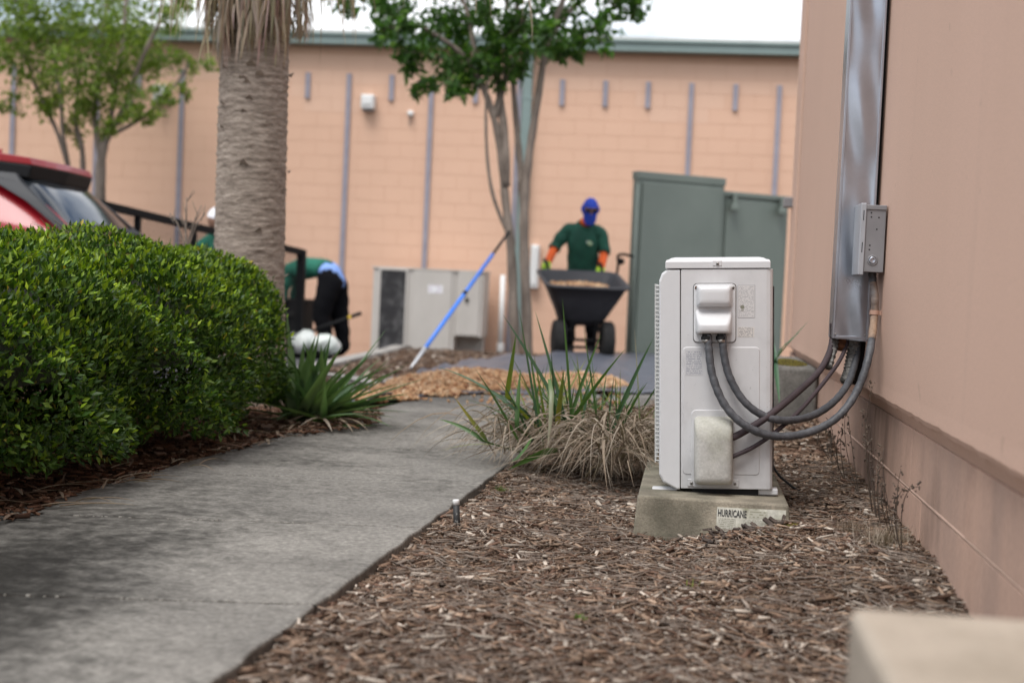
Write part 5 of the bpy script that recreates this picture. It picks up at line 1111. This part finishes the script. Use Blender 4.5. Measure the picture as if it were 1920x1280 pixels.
for i in range(len(rings)-1):
    for j in range(n):
        fsx.append((i*n+j, i*n+(j+1) % n, (i+1)*n+(j+1) % n, (i+1)*n+j)); jj = j if j < 9 else n-1-j; xm_ = (stn[i][0]+stn[i+1][0])/2; m_ = 0
        if jj == 5: m_ = 1 if 1.2 < xm_ < 2.9 else 0
        if jj == 4 and 1.2 < xm_ < 3.2: m_ = 2
        if jj in (6, 7, 8):
            if .16 < xm_ < .60: m_ = 1 if jj > 6 or True else 2
            if 2.5 < xm_ < 3.2: m_ = 1
        if jj == 6 and .16 < xm_ < .66: m_ = 1
        if jj in (0, 1): m_ = 2
        ms.append(m_)
fsx += [tuple(range(n-1, -1, -1)), tuple((len(rings)-1)*n+j for j in range(n))]; ms += [0, 0]
mb.v = [tuple(v) for v in vs]; mb.f = fsx; mb.m = ms
mb.build('body', [M['red'], M['glass'], M['trim_grey']], cr_, smooth=True, sub=2)
mb = MB(); mb.rings([[Vector((x, y, z)) for x, z in ((.52+abs(y)*.06, 1.430), (.86, 1.48), (.86, 1.56), (.49+abs(y)*.06, 1.530))] for y in (-.62, -.5, 0, .5, .62)], cap=(True, True)); sp_ = mb.build('spoiler', M['gloss_black'], cr_, smooth=False, bevel=.012)
mb = MB(); mb.rings([[Vector((x, y, z)) for x, z in ((.49+abs(y)*.06, 1.531), (.95, 1.562), (.95, 1.628), (.52+abs(y)*.06, 1.585))] for y in (-.62, -.4, 0, .4, .62)], cap=(True, True)); mb.build('spoiler_top', M['red'], sp_, bevel=.006)
for s_ in (-1, 1):
    lo_ = [(.155, .825, 1.07), (.20, .855, 1.06)]; md_ = [(.38, .78, 1.26), (.50, .80, 1.27)]; up_ = [(.56, .70, 1.40), (.82, .73, 1.43)]; tp_ = [(.62, .655, 1.465), (1.2, .68, 1.50)]
    mb = MB(); mb.rings([[Vector((x, s_*(y+o_), z)) for (x, y, z), o_ in ((q[0], -.02), (q[0], .03), (q[1], .03), (q[1], -.02))] for q in (lo_, md_, up_, tp_)], cap=(True, True)); mb.build('rear_pillar', M['trim_grey'], cr_, bevel=.008)
    mb = MB(); mb.rings([[Vector((x, s_*y, z)) for x, y, z in ((.02, .50, z0), (.05, .84, z0), (.30, .905, z0+.02), (.30, .88, z0+.02), (.10, .80, z0), (.06, .50, z0))] for z0 in (.80, .92)], cap=(True, True)); mb.build('tail_light', M['lamp_red'], cr_, bevel=.008)
    mb = MB(); mb.box((4.18, s_*.45, .66), (4.38, s_*.80, .78)); mb.build('headlight', M['pale_pole'], cr_, bevel=.02)
    mb = MB(); mb.box((2.75, s_*.90, 1.0), (2.93, s_*1.10, 1.14)); mb.build('mirror', M['red'], cr_, bevel=.03)
    for x in (1.25, 2.25):
        mb = MB(); mb.box((x, s_*.905, .86), (x+.20, s_*.94, .885)); mb.build('door_handle', M['red'], cr_, bevel=.008)
    for x in (.82, 3.52):
        m_ = MB(); Mx = Matrix.Translation((x, s_*.80, .33)) @ Matrix.Rotation(math.pi/2, 4, 'X'); m_.lathe([(.20, -.11), (.30, -.115), (.335, -.09), (.335, .09), (.30, .115), (.20, .11)], 32, Mx); wh = m_.build('wheel', M['tyre'], cr_, smooth=False)
        m_ = MB(); m_.lathe([(.205, -.10), (.205, .10)], 28, Mx); 
        for k in range(5): m_.box((-.03, -.20, -.105), (.03, .20, .105), Mx @ Matrix.Rotation(k*math.pi/5, 4, 'Z'))
        m_.build('rim', M['alloy'], wh)
mb = MB(); mb.box((-.03, -.26, .60), (.03, .26, .72)); mb.build('number_plate', M['white_plastic'], cr_, bevel=.006)
mb = MB(); mb.rings([[Vector((x, y, z)) for x, z in ((.07, 1.085), (.17, 1.135), (.20, 1.12), (.10, 1.06))] for y in (-.60, -.2, .2, .60)], cap=(True, True)); mb.build('wiper', M['gloss_black'], cr_, bevel=.01)
mb = MB(); mb.rings([[Vector((x, y, z)) for y, z in ((-.02, zb_), (.02, zb_), (.004, zt_), (-.004, zt_))] for x, zb_, zt_ in ((1.02, 1.60, 1.69), (1.10, 1.60, 1.66), (1.25, 1.60, 1.61))], cap=(True, True)); mb.build('antenna_fin', M['red'], cr_, bevel=.004)

# ================================================================== PEOPLE
def person(loc, rotz, label, J, bones, shells, heads, fingers=(), flat='y'):
    r = empty('person', loc, (0, 0, rotz)); tag(r, label, 'person')
    names = list(J); me = bpy.data.meshes.new('skeleton'); co = [J[k][:3] for k in names]; rad = [J[k][3] for k in names]; ed = [(names.index(a), names.index(b)) for a, b, _ in bones]
    roots = [0]
    for ch in fingers:
        i0 = len(co); roots.append(i0)
        for p in ch: co.append(tuple(p)); rad.append(.0095)
        ed += [(i0+k, i0+k+1) for k in range(len(ch)-1)]
    me.from_pydata(co, ed, []); o = bpy.data.objects.new('skeleton', me); COL.objects.link(o)
    sk = o.modifiers.new('Skin', 'SKIN'); sk.branch_smoothing = .4
    for i, v in enumerate(me.skin_vertices[0].data): v.radius = (rad[i], rad[i]); v.use_root = i in roots
    sb = o.modifiers.new('Sub', 'SUBSURF'); sb.levels = 2; sb.render_levels = 2
    dg = bpy.context.evaluated_depsgraph_get(); body = bpy.data.meshes.new_from_object(o.evaluated_get(dg)); bpy.data.objects.remove(o)
    segs = [(Vector(J[a][:3]), Vector(J[b][:3]), (J[a][3]+J[b][3])/2, lab) for a, b, lab in bones]
    for ch in fingers: segs += [(Vector(ch[k]), Vector(ch[k+1]), .0095, 'left hand' if (Vector(ch[0])-Vector(J['hanL'][:3])).length < (Vector(ch[0])-Vector(J['hanR'][:3])).length else 'right hand') for k in range(len(ch)-1)]
    labs = []
    for f in body.polygons:
        c = f.center; best = None
        for a, b, rr_, lab in segs:
            t = max(0, min(1, (c-a).dot(b-a)/max(1e-9, (b-a).length_squared))); dd = (c - a.lerp(b, t)).length - rr_*.9
            if best is None or dd < best[0]: best = (dd, lab)
        labs.append(best[1])
    tors = [(a, b) for a, b, _, lab in segs if lab in ('torso', 'band')]
    tv = {v for f, l in zip(body.polygons, labs) if l in ('torso', 'band') for v in f.vertices}
    for vi in tv:      # a trunk is wider than it is deep
        v = body.vertices[vi].co; best = None
        for a, b in tors:
            t = max(0, min(1, (v-a).dot(b-a)/max(1e-9, (b-a).length_squared))); q = a.lerp(b, t)
            if best is None or (v-q).length < best[0]: best = ((v-q).length, q)
        if flat == 'y': v.y = best[1].y + (v.y - best[1].y)*.72
        else: v.z = best[1].z + (v.z - best[1].z)*.82
    bm = bmesh.new(); bm.from_mesh(body)
    for hm in heads:     # head joins the one body mesh
        off = len(bm.verts); vv = [bm.verts.new(p) for p in hm[0]]
        for f in hm[1]: bm.faces.new([vv[i] for i in f])
    bmesh.ops.recalc_face_normals(bm, faces=bm.faces); bm.to_mesh(body); bm.free()
    body.materials.clear(); body.materials.append(M['skin']); body.polygons.foreach_set('use_smooth', [True]*len(body.polygons)); body.name = 'body'
    bo = bpy.data.objects.new('body', body); link(bo, r)
    nv = body.vertices; pol = [list(p.vertices) for p in body.polygons][:len(labs)]
    for nm, labset, mat, off in shells:
        idx = [i for i, l in enumerate(labs) if l in labset]
        if not idx: continue
        used = sorted({v for i in idx for v in pol[i]}); mp_ = {v: k for k, v in enumerate(used)}; m_ = MB()
        m_.v = [tuple(nv[v].co + nv[v].normal*(off + .006*math.sin(nv[v].co.z*38 + nv[v].co.x*21))) if off > .009 else tuple(nv[v].co + nv[v].normal*off) for v in used]; m_.f = [tuple(mp_[v] for v in pol[i]) for i in idx]; m_.m = [0]*len(idx)
        so_ = m_.build(nm, M[mat], r, smooth=True, fix=False); q = so_.modifiers.new('Solid', 'SOLIDIFY'); q.thickness = .004; q.offset = -1
    return r
def head_mesh(c, rot, nose=True):
    V = []; F = []; nu, nv_ = 20, 16; Mx = Matrix.Translation(c) @ rot.to_4x4()
    for i in range(nv_+1):
        th = math.pi*i/nv_
        for j in range(nu):
            a = 2*math.pi*j/nu; x, y, z = math.sin(th)*math.cos(a), math.sin(th)*math.sin(a), math.cos(th)
            X, Y_, Z_ = x*.084, y*.102, z*.122
            if z < -.1: X *= 1 - .28*(-z-.1); Y_ *= 1 - .10*(-z)
            if nose and y < -.85 and abs(x) < .28 and -.35 < z < .12: Y_ -= .022*(1-abs(x)/.28)*(1 - abs(z+.15)/.3)
            if y < -.6 and abs(abs(x)-.38) < .16 and abs(z-.05) < .14: Y_ += .010      # eye sockets
            if abs(x) > .93 and abs(z) < .22 and abs(y) < .25: X *= 1.14               # ears
            V.append(Mx @ Vector((X, Y_, Z_)))
    for i in range(nv_):
        for j in range(nu): F.append((i*nu+j, i*nu+(j+1) % nu, (i+1)*nu+(j+1) % nu, (i+1)*nu+j))
    return V, F
def cap_shell(c, rot, k, keep):
    V, F = head_mesh(Vector((0, 0, 0)), Matrix.Identity(3), False); m_ = MB(); Mx = Matrix.Translation(c) @ rot.to_4x4(); m_.v = [tuple(Mx @ (v*k)) for v in V]
    m_.f = [f for f in F if keep(sum((V[i] for i in f), Vector())/4)]; m_.m = [0]*len(m_.f); return m_
side_word = dict(L='left ', R='right ')
BN = [('pelvis','waist','torso'), ('waist','chest','torso'), ('chest','upchest','torso'), ('upchest','neck','neck'), ('neck','skull','neck')]
for s_ in 'LR': BN += [('upchest','sho'+s_,'torso'), ('sho'+s_,'elb'+s_,'upperarm'), ('elb'+s_,'wri'+s_,side_word[s_]+'forearm'), ('wri'+s_,'han'+s_,side_word[s_]+'hand'), ('pelvis','hip'+s_,'leg'), ('hip'+s_,'kne'+s_,'leg'), ('kne'+s_,'ank'+s_,'leg'), ('ank'+s_,'toe'+s_,side_word[s_]+'foot')]
def grip_fingers(h, ax, sgn):
    ax = Vector(ax).normalized(); u = Vector((0, 0, 1)); s_ = ax.cross(u).normalized()*sgn; outf = []
    for k in range(4):
        b_ = Vector(h) + ax*(-.033 + .022*k); L = (.9, 1.0, .95, .8)[k]; outf.append([b_ + s_*.018 + u*.008, b_ + s_*.036*L - u*.012, b_ + s_*.026 - u*.042*L, b_ - s_*.004 - u*.048*L])
    b_ = Vector(h) - ax*.030; outf.append([b_ - s_*.01 + u*.004, b_ - s_*.034 - u*.012 - ax*.008, b_ - s_*.024 - u*.038 - ax*.004]); return outf
# the wheelbarrow worker
L1 = Vector((-1.22, 15.92, gz(-1.2, 15.92)-.055))
J = dict(pelvis=(0,0,.95,.175), waist=(0,-.05,1.09,.185), chest=(0,-.13,1.28,.200), upchest=(0,-.18,1.41,.110), neck=(.015,-.23,1.50,.055), skull=(.05,-.28,1.56,.05),
         shoL=(-.185,-.17,1.42,.070), elbL=(-.305,-.19,1.24,.047), wriL=(-.37,-.36,1.04,.038), hanL=(-.375,-.44,.985,.050), shoR=(.185,-.17,1.42,.070), elbR=(.245,-.15,1.22,.047), wriR=(.215,-.25,1.01,.038), hanR=(.205,-.31,.955,.050),
         hipL=(-.09,0,.90,.098), kneL=(-.11,-.08,.50,.066), ankL=(-.12,.02,.09,.046), toeL=(-.13,-.15,.045,.038), hipR=(.09,0,.90,.098), kneR=(.11,.06,.50,.066), ankR=(.12,.22,.10,.046), toeR=(.13,.06,.045,.038))
hr = Euler((R_(22), 0, R_(12))).to_matrix(); hc = Vector((.075, -.32, 1.655))
fg = grip_fingers(J['hanL'][:3], (.2, -1, 0), -1) + grip_fingers(J['hanR'][:3], (.2, -1, 0), 1)
w1 = person(L1, 0, 'worker in dark green tee and blue face cover pushing the wheelbarrow', J, BN, [('tee_shirt', ('torso','upperarm'), 'shirt', .022), ('sleeve', ('left forearm',), 'orange', .006), ('sleeve', ('right forearm',), 'orange', .006), ('undershirt_collar', ('neck',), 'orange', .010), ('glove', ('left hand',), 'lime', .009), ('glove', ('right hand',), 'lime', .009), ('trousers', ('leg',), 'trousers', .014), ('boot', ('left foot',), 'boot', .012), ('boot', ('right foot',), 'boot', .012)], [head_mesh(hc, hr)], fg)
m_ = cap_shell(hc, hr, 1.09, lambda v: not (v.y < -.03 and .002 < v.z < .048 and abs(v.x) < .07)); m_.build('face_cover', M['blue_hood'], w1, smooth=True)
mb = MB(); mb.rings([[Vector((hc.x + math.cos(a)*rx, hc.y + oy + math.sin(a)*ry, z)) for a in [2*math.pi*k/16 for k in range(16)]] for z, rx, ry, oy in ((hc.z-.06, .075, .085, -.02), (hc.z-.11, .072, .075, -.012), (hc.z-.15, .058, .055, -.02), (hc.z-.18, .028, .025, -.04))], cap=(False, True)); mb.build('neck_drape', M['blue_hood'], w1, smooth=True)
mb = MB(); Mh = Matrix.Translation(hc) @ hr.to_4x4()
for s_ in (-1, 1):
    mb.rings([[Mh @ Vector((s_*(.034 + .028*math.cos(a)), -.108 + .012*(abs(math.cos(a))*.5) - y, .024 + .018*math.sin(a))) for a in [2*math.pi*k/12 for k in range(12)]] for y in (0, .006)], cap=(True, True)); mb.bar(Mh @ Vector((s_*.062, -.10, .028)), Mh @ Vector((s_*.088, .0, .025)), .004, 6)
mb.bar(Mh @ Vector((-.012, -.113, .028)), Mh @ Vector((.012, -.113, .028)), .004, 6); mb.build('sunglasses', M['gloss_black'], w1, smooth=False)
mb = MB()
for k, (dx, dz, wd) in enumerate(((.075, 1.30, .05), (.085, 1.285, .06), (.09, 1.27, .045))): mb.box((dx-wd/2, -.315, dz), (dx+wd/2, -.296, dz+.010))
mb.build('chest_logo', pm('pale chest print', (.55,.62,.60), (.35,.5,.15), 40, .8), w1)

# bending worker
q = aty(622, 640, 15.5); L2 = Vector((q.x, 15.5, gz(q.x, 15.5)-.05))
J2 = dict(pelvis=(0,0,.90,.180), waist=(-.13,0,.99,.165), chest=(-.36,0,1.00,.185), upchest=(-.50,0,.97,.115), neck=(-.58,0,.91,.055), skull=(-.63,0,.86,.05),
          shoL=(-.50,-.17,.94,.070), elbL=(-.53,-.20,.66,.047), wriL=(-.60,-.17,.44,.033), hanL=(-.62,-.16,.37,.038), shoR=(-.50,.17,.94,.070), elbR=(-.55,.20,.66,.047), wriR=(-.64,.17,.44,.033), hanR=(-.66,.16,.37,.038),
          hipL=(.0,-.09,.86,.13), kneL=(-.10,-.12,.48,.095), ankL=(.04,-.13,.09,.048), toeL=(-.12,-.14,.045,.038), hipR=(.0,.09,.86,.13), kneR=(.02,.14,.48,.095), ankR=(.10,.15,.09,.048), toeR=(-.06,.15,.045,.038))
B2 = [(a, b, 'band' if (a, b) == ('pelvis', 'waist') else c) for a, b, c in BN]; hr2 = Euler((R_(60), 0, R_(-90))).to_matrix(); hc2 = Vector((-.72, 0, .80))
fg = grip_fingers(J2['hanL'][:3], (0, 1, 0), 1) + grip_fingers(J2['hanR'][:3], (0, 1, 0), 1)
w2 = person(L2, R_(-8), 'worker in green tee and black trousers bending over behind the palm', J2, B2, [('tee_shirt', ('torso','upperarm'), 'shirt_b', .016), ('sleeve', ('left forearm',), 'orange', .006), ('sleeve', ('right forearm',), 'orange', .006), ('shirt_tail', ('band',), 'lightblue', .012), ('glove', ('left hand',), 'lime', .009), ('glove', ('right hand',), 'lime', .009), ('trousers', ('leg',), 'trousers', .018), ('boot', ('left foot',), 'boot', .012), ('boot', ('right foot',), 'boot', .012)], [head_mesh(hc2, hr2)], fg, 'z')
cap_shell(hc2, hr2, 1.10, lambda v: v.z > .02 or v.y > .02).build('cap', M['white_cloth'], w2, smooth=True)
# worker mostly behind the palm
q = aty(424, 520, 14.4); L3 = Vector((q.x, 14.4, gz(q.x, 14.4)-.05))
J3 = {k: (v[0], v[1]*1.1, v[2] - (.22 if v[2] > .8 else 0), v[3]) for k, v in J.items()}
for s_ in 'LR': J3['kne'+s_] = (J3['kne'+s_][0], -.18, .44, .066); J3['ank'+s_] = (J3['ank'+s_][0], .05, .09, .046); J3['toe'+s_] = (J3['toe'+s_][0], -.13, .045, .038)
hr3 = Euler((R_(15), 0, R_(40))).to_matrix(); hc3 = Vector((-.08, -.28, 1.42))
w3 = person(L3, R_(10), 'worker in white cap and green tee mostly hidden behind the palm trunk', J3, BN, [('tee_shirt', ('torso','upperarm'), 'shirt_b', .014), ('sleeve', ('left forearm',), 'orange', .006), ('sleeve', ('right forearm',), 'orange', .006), ('glove', ('left hand',), 'lime', .009), ('glove', ('right hand',), 'lime', .009), ('trousers', ('leg',), 'trousers', .014), ('boot', ('left foot',), 'boot', .012), ('boot', ('right foot',), 'boot', .012)], [head_mesh(hc3, hr3)], grip_fingers(J3['hanL'][:3], (0, -1, 0), -1) + grip_fingers(J3['hanR'][:3], (0, -1, 0), 1))
cap_shell(hc3, hr3, 1.10, lambda v: v.z > .015).build('cap', M['white_cloth'], w3, smooth=True)

# ================================================================== WHEELBARROW
WB = empty('wheelbarrow', (-1.085, 14.70, gz(-1.08, 14.7)-.05), (0, 0, R_(14))); tag(WB, 'black two wheeled poly wheelbarrow full of wood chips', 'wheelbarrow')
def tr(x, y0, y1, z, sl, r=.10, n=5):
    o_ = []
    for cx, cy, a0 in ((x-r, y1-r, 0), (-x+r, y1-r, 90), (-x+r, y0+r, 180), (x-r, y0+r, 270)):
        for k in range(n+1):
            a = R_(a0+90*k/n); yy_ = cy + r*math.sin(a); o_.append(Vector((cx + r*math.cos(a), yy_, z + sl*(yy_+.15))))
    return o_
mb = MB(); mb.rings([tr(.19, .08, .48, .33, .10, .08), tr(.24, .02, .52, .40, .12, .09), tr(.345, -.10, .59, .60, .18), tr(.41, -.17, .64, .735, .20), tr(.445, -.205, .675, .742, .20, .12), tr(.45, -.21, .68, .765, .20, .12), tr(.425, -.185, .655, .772, .20, .11), tr(.395, -.155, .625, .74, .20), tr(.33, -.085, .575, .60, .18), tr(.23, .03, .51, .42, .12, .09), tr(.17, .10, .46, .36, .10, .07)], cap=(True, True))
mb.build('tray', M['poly'], WB, smooth=True)
for s_ in (-1, 1):
    m_ = MB(); Mx = Matrix.Translation((s_*.255, .06, .205)) @ Matrix.Rotation(math.pi/2, 4, 'Y'); m_.lathe([(.09, -.06), (.15, -.066), (.19, -.058), (.205, -.035), (.205, .035), (.19, .058), (.15, .066), (.09, .06)], 28, Mx); wh = m_.build('wheel', M['tyre'], WB, smooth=True)
    m_ = MB(); m_.lathe([(.095, -.045), (.06, -.02), (.03, -.05), (.03, .05), (.06, .02), (.095, .045)], 20, Mx); m_.build('hub', M['box_grey'], wh, smooth=True)
    m_ = MB(); m_.tube(smooth_line([Vector((s_*.16, -.02, .30)), Vector((s_*.20, .30, .36)), Vector((s_*.27, .62, .70)), Vector((s_*.30, .80, .98)), Vector((s_*.30, 1.02, 1.03))]), .017, 9); hd = m_.build('handle', M['black_metal'], WB, smooth=True)
    m_ = MB(); m_.tube([(s_*.30, .84, .992), (s_*.30, 1.03, 1.032)], .021, 9); m_.build('grip', M['tyre'], hd, smooth=True)
    m_ = MB(); m_.tube(smooth_line([Vector((s_*.20, .44, .38)), Vector((s_*.22, .52, .20)), Vector((s_*.22, .60, .04)), Vector((s_*.22, .70, .03))]), .016, 8); m_.build('leg', M['black_metal'], WB, smooth=True)
    m_ = MB(); m_.tube([(s_*.13, .0, .40), (s_*.13, .06, .20)], .02, 8); m_.build('axle_bracket', M['black_metal'], WB)
mb = MB(); mb.bar((-.27, .06, .205), (.27, .06, .205), .016, 10); mb.build('axle', M['black_metal'], WB)
mb = MB(); mb.sbar((-.2, .02, .13), (.2, .02, .13), .03, .03); mb.build('cross_brace', M['black_metal'], WB)
Mw = wmat(WB); Mwi = Mw.inverted()
def inb(a, b):
    p = Mwi @ Vector((a, b, 0)); return abs(p.x) < .31 and -.04 < p.y < .52
def lvl(a, b):
    p = Mwi @ Vector((a, b, 0)); return Mw.translation.z + .715 + .20*(p.y+.15) + .03*(1-(p.x/.37)**2) - .085
pile('wood_chips', 'orange wood chips loaded in the wheelbarrow tray', 1500, inb, lambda a, b: lvl(a, b), -1.9, -.4, 14.3, 15.6, .02, .05, .02)
# white sacks in a tub, tool
q = aty(588, 665, 15.0); zg = gz(q.x, 15.0) - .05
r = empty('storage_tub', (q.x, 15.0, zg)); tag(r, 'low black tub holding white sacks beside the bending worker', 'tub')
zt = aty(588, 655, 15.0).z - zg
mb = MB(); mb.rings([[Vector((x*k, y*k, z)) for x, y in ((-.20, -.16), (.20, -.16), (.20, .16), (-.20, .16))] for z, k in ((0, .85), (zt, 1.0), (zt, 1.07), (zt-.02, 1.07), (zt-.02, 1.0))], cap=(True, False)); mb.build('body', M['black_metal'], r, bevel=.008)
mb = MB(); mb.rings([[Vector((x*k, y*k, z)) for x, y in ((-.20, -.16), (.20, -.16), (.20, .16), (-.20, .16))] for z, k in ((zt*.6, .94), (zt*.62, .94))], cap=(True, True)); mb.build('floor', M['black_metal'], r)
def sack(label, px0, px1, py0, py1, sd):
    a, b = aty(px0, py1, 14.95), aty(px1, py0, 14.95); c = (a+b)/2; sx, sz = (b.x-a.x)/2, (b.z-a.z)/2; m_ = MB(); rg = []
    for i in range(13):
        th = math.pi*i/12; row = []
        for k in range(22):
            al_ = 2*math.pi*k/22; w_ = 1 + .13*math.sin(al_*2+sd+th*2) + .08*math.sin(al_*5-sd+th*5) + .05*math.sin(al_*9+th*8); row.append(c + Vector((sx*math.sin(th)**.8*math.cos(al_)*w_, .17*math.sin(th)**.8*math.sin(al_)*w_, sz*math.cos(th)*(1+.05*math.sin(al_*4+sd)))))
        rg.append(row)
    m_.rings(rg); o = m_.build('plastic_sack', M['bag'], smooth=True); tag(o, label, 'sack')
sack('rounder white plastic sack on the black tub', 543, 594, 619, 664, 1.0); sack('flatter white plastic sack with a green tint on the black tub', 582, 637, 628, 664, 3.1)
a, b = aty(598, 615, 15.2), aty(677, 587, 15.2); r = empty('hand_tool', a); tag(r, 'black tool handle with a yellow band jutting right of the bending worker', 'tool'); d = b-a
mb = MB(); mb.tube([a - d*.9 - Vector((0, 0, .08)), a, b], .017, 9); mb.build('shaft', M['black_metal'], r, world=True, smooth=True)
mb = MB(); mb.tube([a + d*.70, a + d*.77], .0195, 10); mb.build('band', M['yellow'], r, world=True, smooth=True)
mb = MB(); mb.tube([a + d*.78, a + d*1.0], .021, 9); mb.build('grip', M['tyre'], r, world=True, smooth=True)
